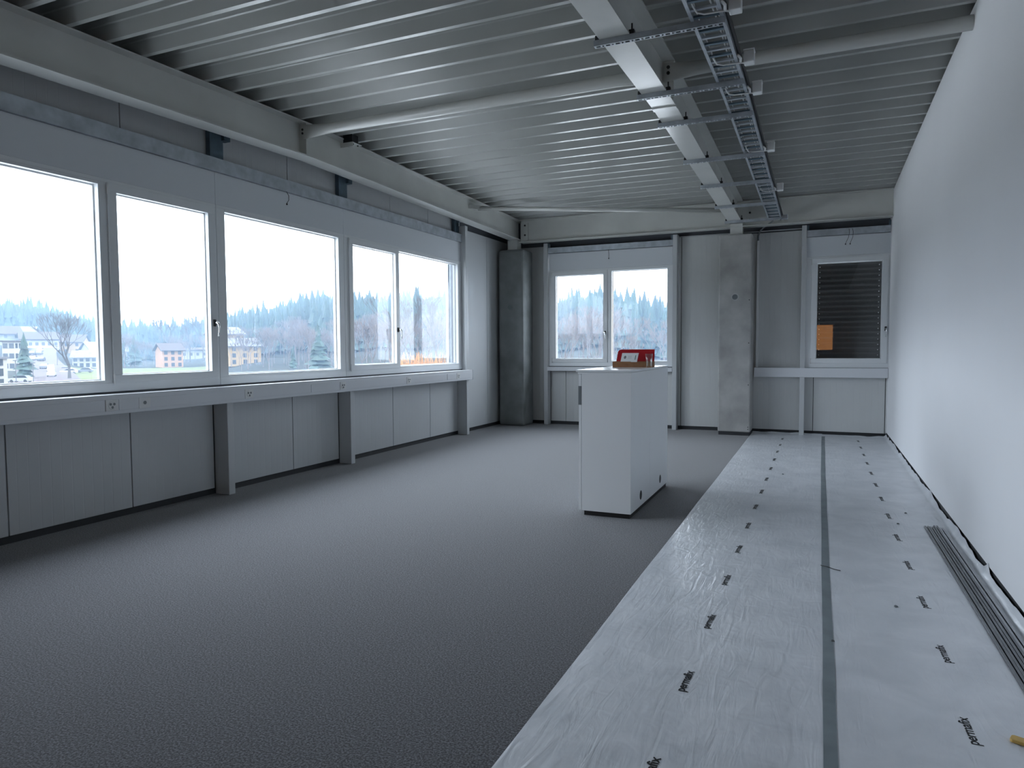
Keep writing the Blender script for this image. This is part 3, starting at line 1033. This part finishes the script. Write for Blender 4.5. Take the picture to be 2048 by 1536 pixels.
for a, b, gy in ((Y0 + 0.0195, 6.6195, 6.256), (6.6225, Y1, 7.10)):
    bp = MB().box(X1 - 0.019, X1, a, b, 0.042, 1.276).build('back_panel', 'cabinet_white', cb, bevel=0.001)
    MB().loft([[(X1 - 0.001 + dx, gy + rr * math.cos(2 * math.pi * k / 24), 0.141 + rr * math.sin(2 * math.pi * k / 24)) for k in range(24)] for dx, rr in ((0, 0.043), (0.002, 0.0425))]).build('cable_grommet', 'black', bp)
for a, b, hy in ((Y0 + 0.002, 6.6195, Y0 + 0.002), (6.6225, Y1 - 0.002, Y1 - 0.10)):
    dr = MB().box(X0 - 0.026, X0 - 0.004, a, b, 0.045, 1.258).build('door', 'cabinet_white', cb, bevel=0.001)
    MB().box(X0 - 0.030, X0 - 0.003, hy - 0.003, hy + 0.09, 0.988, 1.154).build('handle', 'grey_cover', dr)

# things on the cabinet
ZT_ = 1.298
ct = tag(empty('gift_box'), 'open brown cardboard box with red lining on the white cabinet', 'box')


def rotz(f, c, ang):
    ca, sa = math.cos(ang), math.sin(ang)
    return lambda x, y, z: (c[0] + x * ca - y * sa, c[1] + x * sa + y * ca, z)


g = rotz(None, (-1.683, 6.79), R(3))
bx = MB(g)
bx.box(-0.195, 0.195, -0.075, -0.071, ZT_, ZT_ + 0.056).box(-0.195, 0.195, 0.071, 0.075, ZT_, ZT_ + 0.056).box(-0.195, -0.191, -0.071, 0.071, ZT_, ZT_ + 0.056).box(0.191, 0.195, -0.071, 0.071, ZT_, ZT_ + 0.056).box(-0.191, 0.191, -0.071, 0.071, ZT_, ZT_ + 0.004)
bx.build('tray', 'cardboard', ct)
MB(g).box(-0.190, 0.190, -0.070, 0.070, ZT_ + 0.004, ZT_ + 0.045).build('lining', 'red_card', ct)
ld = MB(g)
prof_l = [(-0.190, 0.0), (0.190, 0.0), (0.190, 0.125), (-0.140, 0.125), (-0.165, 0.118), (-0.178, 0.100)]
ld.loft([[(x, 0.076 + z * 0.22 + t, ZT_ + 0.054 + z * 0.97) for x, z in prof_l] for t in (0, 0.003)])
ld.build('lid', 'red_card', ct)
ld = MB(g)
ld.loft([[(x, 0.0795 + z * 0.22 + t, ZT_ + 0.054 + z * 0.97) for x, z in prof_l] for t in (0, 0.003)])
ld.build('lid_cover', 'cardboard', ct)
cdg = tag(empty('leaflet'), 'white printed card leaning in the open red box', 'card')
cf = rotz(None, (-1.715, 6.715), R(-3))


def cl_(x, y, z):
    return cf(x + z * 0.10, y + z * 0.35, ZT_ + 0.052 + z)


MB(cl_).box(-0.083, 0.083, 0.0, 0.012, 0.0, 0.088).build('sheet', 'card_white', cdg, bevel=0.001)
MB(cl_).loft([[(-0.045 + rr * math.cos(2 * math.pi * k / 16), yy, 0.046 + 1.3 * rr * math.sin(2 * math.pi * k / 16)) for k in range(16)] for rr, yy in ((0.012, 0.0), (0.012, -0.0008))]).build('emblem', 'card_print', cdg)
for zz in (0.036, 0.046, 0.056):
    MB(cl_).box(-0.016, 0.022, -0.0008, 0.0, zz, zz + 0.003).build('print_line', 'plug_ring', cdg)
MB(cl_).box(0.056, 0.064, -0.0008, 0.0, 0.022, 0.066).build('print_mark', 'card_green', cdg)
tg = tag(empty('drinking_glass'), 'clear empty drinking glass in front of the red box', 'glass')
gx, gy = -1.499, 6.655
outer = [(0.026, 0), (0.0275, 0.02), (0.031, 0.07), (0.035, 0.132)]
inner = [(0.0335, 0.132), (0.029, 0.07), (0.025, 0.018), (0.002, 0.014)]
MB().loft([[(gx + r_ * math.cos(2 * math.pi * k / 24), gy + r_ * math.sin(2 * math.pi * k / 24), ZT_ + 0.001 + z) for k in range(24)] for r_, z in outer + inner]).build('wall', 'tumbler_glass', tg, smooth=True)


# ------------------------------------------------------------------ outdoors
def pos(az, r, z=0.0):
    return Vector((r * math.sin(R(az)), r * math.cos(R(az)), z))


RID = [(-80, 480, 3.6), (-60, 480, 3.5), (-57, 475, 3.1), (-54.4, 465, 2.1), (-51.3, 460, 1.8), (-48, 450, 2.2), (-46.2, 450, 2.6), (-42.6, 430, 3.5), (-39.3, 400, 4.5),
       (-36.5, 380, 4.3), (-33, 360, 4.1), (-28.3, 340, 4.4), (-20.2, 310, 3.9), (-16.8, 300, 4.6), (-14.5, 300, 4.1), (-12.6, 300, 3.5), (-11.2, 300, 3.2), (0, 300, 3.1), (20, 300, 3.0)]
RA = np.array(RID)
R0 = np.array([(-80, 215), (-57.5, 215), (-55.5, 285), (-48, 285), (-45, 190), (-38, 170), (-35, 105), (20, 90)])


def ground(az, r):
    Rr = np.interp(az, RA[:, 0], RA[:, 1])
    el = np.interp(az, RA[:, 0], RA[:, 2])
    r0 = np.interp(az, R0[:, 0], R0[:, 1])
    zt = EYE + Rr * np.tan(np.radians(el)) - 20
    t = np.clip((r - r0) / (Rr - r0), 0, 1.25)
    return -5.5 + (zt + 5.5) * np.where(t < 1, t ** 1.15, 1 - (t - 1) * 0.25)


azs = np.concatenate([np.arange(-178, -80, 4.0), np.arange(-80, 24.1, 1.0)])
rs = np.array([84,  90, 105, 120, 140, 160, 180, 200, 215, 230, 250, 270, 290, 310, 330, 350, 375, 400, 430, 460, 500, 550, 600, 660, 720, 800, 900])
vs = []
for r_ in rs:
    for a_ in azs:
        p = pos(a_, r_)
        vs.append((p.x, p.y, float(ground(a_, r_))))
n = len(azs)
m = MB()
m.add(vs, [(j * n + i, j * n + i + 1, (j + 1) * n + i + 1, (j + 1) * n + i) for j in range(len(rs) - 1) for i in range(n - 1)])
struct(m.build('ground_outside', 'hill_ground', smooth=True), 'hazy ground and wooded slopes outside')


v, f = [], []
for a_ in np.arange(-178, 25, 4.0):
    for r_ in (9, 85):
        p = pos(a_, r_, -5.5)
        if r_ == 9:
            p = Vector((max(p.x, -5.86) if p.y < 12.9 and p.x > -6.5 else p.x, p.y, -5.5))
        v.append(tuple(p))
f = [(2 * i, 2 * i + 1, 2 * i + 3, 2 * i + 2) for i in range(len(v) // 2 - 1)]
m = MB()
m.add(v, f)
struct(m.build('yard', 'yard'), 'pale paved yard below the building')


def patch(name, m_, a0, a1, r0, r1, lift, label, cat):
    aa = np.linspace(a0, a1, 12)
    rr = np.linspace(r0, r1, 14)
    v = []
    for r_ in rr:
        for a_ in aa:
            p = pos(a_, r_)
            v.append((p.x, p.y, float(ground(a_, r_)) + lift))
    mm_ = MB()
    mm_.add(v, [(j * 12 + i, j * 12 + i + 1, (j + 1) * 12 + i + 1, (j + 1) * 12 + i) for j in range(13) for i in range(11)])
    o = mm_.build(name, m_, smooth=True)
    o['kind'] = 'structure'
    o['label'] = label


patch('meadow', 'meadow', -56.9, -46.5, 150, 288, 0.15, 'pale green meadow outside the left windows', 'meadow')


def road(path, wdt, name, label):
    v, f = [], []
    for i, (a_, r_) in enumerate(path):
        p = pos(a_, r_)
        q = pos(*path[min(i + 1, len(path) - 1)]) - pos(*path[max(i - 1, 0)])
        s = Vector((q.y, -q.x, 0)).normalized() * wdt / 2
        z = float(ground(a_, r_)) + 0.3
        v += [(p.x - s.x, p.y - s.y, z), (p.x + s.x, p.y + s.y, z)]
    for i in range(len(path) - 1):
        f.append((2 * i, 2 * i + 1, 2 * i + 3, 2 * i + 2))
    mm_ = MB()
    mm_.add(v, f)
    o = mm_.build(name, 'asphalt')
    o['kind'] = 'structure'
    o['label'] = label


road([(-57.9, 120), (-57.7, 170), (-57.6, 215), (-57.9, 250), (-58.2, 290), (-58.2, 330), (-57.9, 360), (-57.6, 395)], 13, 'road', 'grey road climbing past parked cars')


def conifer_pts(h, rad, levels, sides, rnd):
    v, f = [], []
    for l in range(levels):
        z0 = h * (0.08 + 0.80 * l / levels)
        z1 = h * min(1.0, 0.08 + 0.92 * (l + 1.7) / levels)
        r_ = rad * (1 - 0.85 * l / levels) * rnd.uniform(0.85, 1.15)
        b = len(v)
        ph = rnd.uniform(0, 6.28)
        for k in range(sides):
            q = r_ * rnd.uniform(0.62, 1.25)
            v.append((q * math.cos(ph + 2 * math.pi * k / sides), q * math.sin(ph + 2 * math.pi * k / sides), z0 - rnd.uniform(0, 0.04) * h))
        v.append((0, 0, z1))
        for k in range(sides):
            f.append((b + k, b + (k + 1) % sides, b + sides))
    return v, f


rnd = random.Random(11)
protos = [conifer_pts(1.0, rnd.uniform(0.13, 0.20), 7, 7, rnd) for _ in range(8)]
fv, ff = [], []
for i in range(6500):
    a_ = rnd.uniform(-66, -4)
    Rr = float(np.interp(a_, RA[:, 0], RA[:, 1]))
    dep = 90 if a_ < -56 else (80 if a_ < -46 else 170)
    r_ = Rr - dep * (rnd.random() ** 1.5) + 25
    if r_ < 235 and a_ > -40:
        r_ = rnd.uniform(235, Rr)
    h = rnd.uniform(14, 19.5) if rnd.random() > 0.06 else rnd.uniform(19.5, 24)
    pv, pf = protos[i % 8]
    p = pos(a_, r_)
    z = float(ground(a_, r_))
    b = len(fv)
    wscale = rnd.uniform(0.8, 1.25)
    ca, sa = math.cos(i), math.sin(i)
    fv += [(p.x + (x * ca - y * sa) * h * wscale, p.y + (x * sa + y * ca) * h * wscale, z + q * h) for x, y, q in pv]
    ff += [tuple(k + b for k in t) for t in pf]
m = MB()
m.v, m.q = fv, ff
me = bpy.data.meshes.new('spruce_forest')
me.from_pydata(fv, [], ff)
me.materials.append(MATS['conifer'])
fo = bpy.data.objects.new('spruce_forest', me)
COL.objects.link(fo)
fo['kind'] = 'stuff'
tag(fo, 'hazy blue spruce forest on the hills outside', 'forest')


def bare_segments(h, seed, spread=0.55, levels=5, first=0.22, thick=0.018, keep=(0.62, 0.85)):
    q = random.Random(seed)
    seg = []

    def grow(p, d, L, r_, lv):
        e = p + d * L
        seg.append((p, e, r_, r_ * 0.62))
        if lv == 0:
            return
        nb = q.choice((2, 3, 3)) if lv > 1 else 3
        for _ in range(nb):
            ax = Vector((q.uniform(-1, 1), q.uniform(-1, 1), q.uniform(-0.25, 0.6))).normalized()
            nd = (d + ax * spread * q.uniform(0.7, 1.3) + Vector((0, 0, 0.12))).normalized()
            grow(e, nd, L * q.uniform(*keep), r_ * 0.60, lv - 1)
    grow(Vector((0, 0, 0)), Vector((0, 0, 1)), h * first, h * thick, levels)
    top = max(s[1].z for s in seg)
    k = h / top
    return [(a * k, b * k, c, d) for a, b, c, d in seg]


def seg_mesh(segs, org, minr=0.03):
    v, f = [], []
    for a, b, ra, rb in segs:
        ra, rb = max(ra, minr), max(rb, minr)
        d = (b - a).normalized()
        s = d.cross(Vector((0.31, 0.22, 0.93))).normalized()
        t = d.cross(s)
        n0 = len(v)
        for p, rr in ((a, ra), (b, rb)):
            for k in range(3):
                w_ = p + (s * math.cos(2.0944 * k) + t * math.sin(2.0944 * k)) * rr + org
                v.append((w_.x, w_.y, w_.z))
        for k in range(3):
            f.append((n0 + k, n0 + (k + 1) % 3, n0 + 3 + (k + 1) % 3, n0 + 3 + k))
    return v, f


def bare_tree(az, r_, h, seed, label, m_='bark', spread=0.55, levels=5, first=0.22, minr=0.04, dz=0.0, thick=0.018, keep=(0.62, 0.85)):
    root = tag(empty('bare_tree'), label, 'tree', 'leafless trees outside')
    org = pos(az, r_, float(ground(az, r_)) - 0.3 + dz)
    segs = bare_segments(h, seed, spread, levels, first, thick, keep)
    tr_ = [s for s in segs if s[2] > h * 0.006]
    tw = [s for s in segs if s[2] <= h * 0.006]
    for nm, ss in (('trunk', tr_), ('twigs', tw)):
        v, f = seg_mesh(ss, org, minr)
        mm_ = MB()
        mm_.v, mm_.q = v, f
        o = mm_.build(nm, m_, root)
        if nm == 'twigs':
            o['kind'] = 'stuff'
    return root


bare_tree(-56.3, 196, 17.0, 3, 'big leafless tree in front of the houses in the nearest window', spread=0.60, levels=6, first=0.13, minr=0.035, thick=0.030, keep=(0.78, 0.98))
bare_tree(-50.35, 330, 20.5, 5, 'lone leafless tree on the skyline left of the casement middle', spread=0.42, levels=5, first=0.3, minr=0.07)
bare_tree(-48.65, 350, 20.5, 8, 'slim leafless tree on the skyline near the window handle, left one', spread=0.40, levels=5, first=0.3, minr=0.07)
bare_tree(-47.75, 350, 22.5, 9, 'leafless tree on the skyline closest to the window handle', spread=0.45, levels=5, first=0.3, minr=0.07)
bare_tree(-31.9, 120, 16.5, 21, 'leafless tree left of the orange willow', spread=0.5, levels=6, minr=0.03)
bare_tree(-29.9, 126, 16.0, 22, 'tall leafless tree behind the orange willow', spread=0.5, levels=6, minr=0.03)
bare_tree(-36.0, 150, 12.0, 25, 'low leafless tree in the far casement', 'bark_pale', spread=0.55, levels=6, minr=0.04)
bare_tree(-17.0, 118, 11.5, 31, 'leafless tree left of the casement handle in the far wall window', 'bark_pale', spread=0.5, levels=6, minr=0.018, thick=0.012)
bare_tree(-19.4, 125, 9.5, 32, 'leafless tree in the left corner of the far wall window', 'bark_pale', spread=0.55, levels=6, minr=0.018, thick=0.012)

# groves of bare trees low on the slopes: nobody could count them
gv, gf = [], []
gp = [bare_segments(1.0, 100 + k, 0.5, 5, 0.24) for k in range(6)]
rg = random.Random(5)
for i in range(230):
    a_ = rg.choice((rg.uniform(-54, -37), rg.uniform(-46, -30), rg.uniform(-30, -8)))
    r0_ = float(np.interp(a_, R0[:, 0], R0[:, 1]))
    r_ = r0_ + rg.uniform(10, 110)
    h = rg.uniform(8, 14)
    org = pos(a_, r_, float(ground(a_, r_)))
    v, f = seg_mesh([(a * h, b * h, c * h * 0.7, d * h * 0.7) for a, b, c, d in gp[i % 6]], org, 0.028)
    b = len(gv)
    gv += v
    gf += [tuple(k + b for k in t) for t in f]
me = bpy.data.meshes.new('bare_grove')
me.from_pydata(gv, [], gf)
me.materials.append(MATS['bark_pale'])
go = bpy.data.objects.new('bare_grove', me)
COL.objects.link(go)
go['kind'] = 'stuff'
tag(go, 'pale leafless thickets low on the slopes outside', 'thicket')


def conifer(az, r_, h, rad, seed, label):
    root = tag(empty('spruce_tree'), label, 'tree', 'single conifers outside')
    org = pos(az, r_, float(ground(az, r_)))
    q = random.Random(seed)
    v, f = conifer_pts(h, rad, 11, 9, q)
    mm_ = MB()
    mm_.add([(x + org.x, y + org.y, z + org.z) for x, y, z in v], f)
    mm_.build('foliage', 'conifer_near', root)
    MB().tube([tuple(org), tuple(org + Vector((0, 0, h * 0.9)))], [h * 0.016, 0.03], 6).build('trunk', 'bark', root)


conifer(-58.85, 205, 11.5, 2.6, 1, 'dark spruce beside the road in the nearest window')
conifer(-53.0, 300, 10.5, 1.6, 2, 'small dark spruce at the left of the first casement')
conifer(-52.3, 310, 13.0, 3.0, 3, 'broad dark spruce at the left of the first casement')
conifer(-41.3, 205, 6.5, 1.3, 4, 'slim dark cypress in the middle fixed window')
conifer(-39.4, 195, 13, 3.2, 5, 'pale spruce at the right of the middle fixed window')

# orange willow thicket
wl_ = tag(empty('willow_shrub'), 'orange leafless willow shrub low in the far left window', 'shrub')
q = random.Random(77)
v, f = [], []
org0 = pos(-31.0, 112)
for i in range(420):
    a_ = q.uniform(-33.2, -28.9)
    o_ = pos(a_, q.uniform(108, 118), -5.6)
    d = Vector((q.uniform(-0.35, 0.35), q.uniform(-0.35, 0.35), 1)).normalized()
    L = q.uniform(3.5, 6.6)
    vv, f2 = seg_mesh([(Vector((0, 0, 0)), d * L, 0.06, 0.03)], o_, 0.03)
    b = len(v)
    v += vv
    f += [tuple(k + b for k in t) for t in f2]
mm_ = MB()
mm_.v, mm_.q = v, f
o = mm_.build('rods', 'willow', wl_)
o['kind'] = 'stuff'


def house(az, r_, wdt, dep, h, rh, rot, mw, mr_, label, cols=3, rows=2, name='house', flat=False, base=None):
    root = tag(empty(name), label, 'building', 'buildings outside')
    z0 = float(ground(az, r_)) - 0.5 if base is None else base
    c = pos(az, r_)
    ang = R(-az + rot)
    ca, sa = math.cos(ang), math.sin(ang)

    def F(x, y, z):
        return (c.x + x * ca - y * sa, c.y + x * sa + y * ca, z0 + z)
    MB(F).box(-wdt / 2, wdt / 2, -dep / 2, dep / 2, 0, h).build('wall', mw, root)
    e = 0.8
    if flat:
        MB(F).box(-wdt / 2 - 0.3, wdt / 2 + 0.3, -dep / 2 - 0.3, dep / 2 + 0.3, h, h + rh).build('roof', mr_, root)
    else:
        MB(F).loft([[(x, -dep / 2 - e, h - 0.1), (x, 0, h + rh), (x, dep / 2 + e, h - 0.1), (x, dep / 2 + e, h + 0.25), (x, 0, h + rh + 0.4), (x, -dep / 2 - e, h + 0.25)] for x in (-wdt / 2 - e, wdt / 2 + e)]).build('roof', mr_, root)
        MB(F).loft([[(x, -dep / 2, h), (x, dep / 2, h), (x, 0, h + rh)] for x in (-wdt / 2, wdt / 2)]).build('gable', mw, root)
    for i in range(cols):
        for j in range(rows):
            x = -wdt / 2 + wdt * (i + 0.5) / cols
            z = h * (j + 0.45) / rows
            MB(F).box(x - 0.6, x + 0.6, -dep / 2 - 0.08, -dep / 2 + 0.1, z - 0.2, z + 1.2).build('house_window', 'window_dark', root)
    for i in range(2):
        for j in range(rows):
            y = -dep / 2 + dep * (i + 0.5) / 2
            z = h * (j + 0.45) / rows
            MB(F).box(wdt / 2 - 0.1, wdt / 2 + 0.08, y - 0.6, y + 0.6, z - 0.2, z + 1.2).build('house_window', 'window_dark', root)
    return root


house(-62.35, 165, 12, 9, 5.9, 0.4, -28, 'house_white', 'roof_pale', 'white flat-roofed block at the left edge of the nearest window', 3, 3, 'apartment_block', True)
house(-59.5, 245, 3.2, 4, 8.6, 0.4, -25, 'house_white', 'roof_tile', 'white block behind the spruce beside the road', 2, 3, 'apartment_block', True)
house(-58.0, 375, 14, 9, 4.2, 3.2, 5, 'house_white', 'roof_tile', 'long low house with a broad roof at the top of the road', 6, 1)
house(-56.2, 385, 13, 9, 5.5, 3.4, -20, 'house_yellow', 'roof_tile', 'yellow house behind the big leafless tree', 3, 2)
house(-54.7, 370, 9, 8, 5.5, 3.2, 25, 'house_white', 'roof_pale', 'small white gabled house right of the big leafless tree', 2, 2)
house(-60.0, 380, 12, 9, 5.0, 3.4, 15, 'house_grey', 'roof_tile', 'grey house on the slope at the left window edge', 3, 2)
house(-59.0, 395, 12, 9, 5.0, 3.4, -15, 'house_white', 'roof_pale', 'white house on the slope above the road', 3, 2)
house(-55.25, 305, 8, 7, 4.0, 2.4, -12, 'house_white', 'roof_pale', 'pale house behind the parked cars beside the meadow', 4, 2)
house(-50.05, 300, 7.5, 8, 6.8, 2.6, 18, 'house_orange', 'roof_tile', 'orange gabled house in the middle of the first casement', 3, 3)
house(-47.9, 385, 18, 9, 4.5, 1.0, 0, 'house_white', 'roof_tile', 'long white house high at the right of the first casement', 6, 1)
house(-53.9, 365, 14, 9, 5.0, 2.0, 0, 'house_white', 'roof_pale', 'pale house at the left of the first casement', 3, 2)
house(-46.2, 270, 9, 9, 11.5, 2.4, 30, 'house_yellow', 'roof_pale', 'tall yellow house at the left edge of the middle window', 2, 4)
house(-45.2, 255, 11, 9, 6.5, 2.6, 22, 'house_yellow', 'roof_pale', 'yellow house with a pale roof in the middle window', 3, 3)
house(-39.2, 118, 7, 6, 1.8, 1.5, 10, 'house_white', 'roof_pale', 'low white gabled shed at the bottom of the middle window', 1, 1)
house(-44.0, 165, 12, 6, 1.8, 0.4, 8, 'house_grey', 'roof_pale', 'low flat shed at the bottom left of the middle window', 2, 1, 'shed', True)


def car(az, r_, rot, m_, label, van=False):
    root = tag(empty('parked_car'), label, 'car', 'cars on the road outside')
    c = pos(az, r_)
    z0 = float(ground(az, r_)) + 0.32
    ang = R(-az + rot)
    ca, sa = math.cos(ang), math.sin(ang)

    def F(x, y, z):
        return (c.x + x * ca - y * sa, c.y + x * sa + y * ca, z0 + z)
    hh = 2.0 if van else 1.45
    MB(F).loft([[(x, y, z) for y, z in [(-2.1, 0.3), (2.1, 0.3), (2.1, 0.85), (1.2, 0.95), (-2.0, 0.95), (-2.1, 0.8)]] for x in (-0.88, 0.88)]).build('body', m_, root)
    MB(F).loft([[(x * s, y, z) for y, z in ([(-1.9, 0.95), (1.2, 0.95), (0.7, hh), (-1.85, hh)] if van else [(-1.8, 0.95), (1.1, 0.95), (0.4, hh), (-1.2, hh)])] for x, s in ((-0.80, 1), (0.80, 1))]).build('cabin', 'window_dark' if not van else m_, root)
    for x in (-0.8, 0.8):
        for y in (-1.35, 1.35):
            MB(F).loft([[(x + t, y + 0.32 * math.cos(2 * math.pi * k / 10), 0.32 + 0.32 * math.sin(2 * math.pi * k / 10)) for k in range(10)] for t in (-0.1, 0.1)]).build('wheel', 'black', root)


car(-57.35, 213, 175, 'car_white', 'white car nearest on the road outside')
car(-57.38, 236, 178, 'car_white', 'white van on the road behind the nearest car', True)
car(-57.75, 248, 170, 'car_silver', 'silver car on the road behind the white van')
car(-57.9, 285, 170, 'car_dark', 'dark car halfway up the road')
car(-58.35, 290, 170, 'car_white', 'white car halfway up the road on its left side')
car(-58.4, 318, 170, 'car_dark', 'dark car on the upper left of the road')
car(-58.0, 322, 170, 'car_silver', 'silver car on the upper right of the road')
car(-57.95, 345, 170, 'car_white', 'white car at the top of the road')
car(-56.6, 250, 80, 'car_dark', 'dark parked car left of the big leafless tree')
car(-56.35, 232, 80, 'car_white', 'white parked car in front of the big leafless tree')
car(-55.4, 240, 80, 'car_silver', 'silver parked car right of the big leafless tree')
car(-59.1, 178, 60, 'car_white', 'white car parked beside the flat-roofed block')


def street_lamp(az, r_, h, label):
    root = tag(empty('street_lamp'), label, 'lamp post', 'lamp posts outside')
    c = pos(az, r_, float(ground(az, r_)))
    MB().tube([tuple(c), tuple(c + Vector((0, 0, h)))], 0.09, 6).build('pole', 'roof_pale', root)
    MB().box(c.x - 0.5, c.x + 0.5, c.y - 0.2, c.y + 0.2, c.z + h, c.z + h + 0.2).build('head', 'roof_pale', root)


street_lamp(-59.35, 170, 4.9, 'lamp post beside the flat-roofed block')
street_lamp(-58.4, 175, 4.3, 'lamp post at the roadside in front of the spruce')
street_lamp(-57.0, 262, 7.0, 'lamp post among the parked cars')

# hazy air over the valley
hz = bpy.data.materials.new('haze')
hz.use_nodes = True
t = hz.node_tree
t.nodes.clear()
ho = t.nodes.new('ShaderNodeOutputMaterial')
vsn = t.nodes.new('ShaderNodeVolumeScatter')
vsn.inputs['Color'].default_value = (0.50, 0.72, 1.0, 1)
vsn.inputs['Density'].default_value = HAZE
vsn.inputs['Anisotropy'].default_value = 0.2
t.links.new(vsn.outputs[0], ho.inputs['Volume'])
MATS['haze'] = hz
hb = MB().box(-900, 350, 45, 800, -14, 62).build('valley_haze', 'haze')
hb['kind'] = 'stuff'
tag(hb, 'pale blue winter haze filling the valley outside', 'haze')
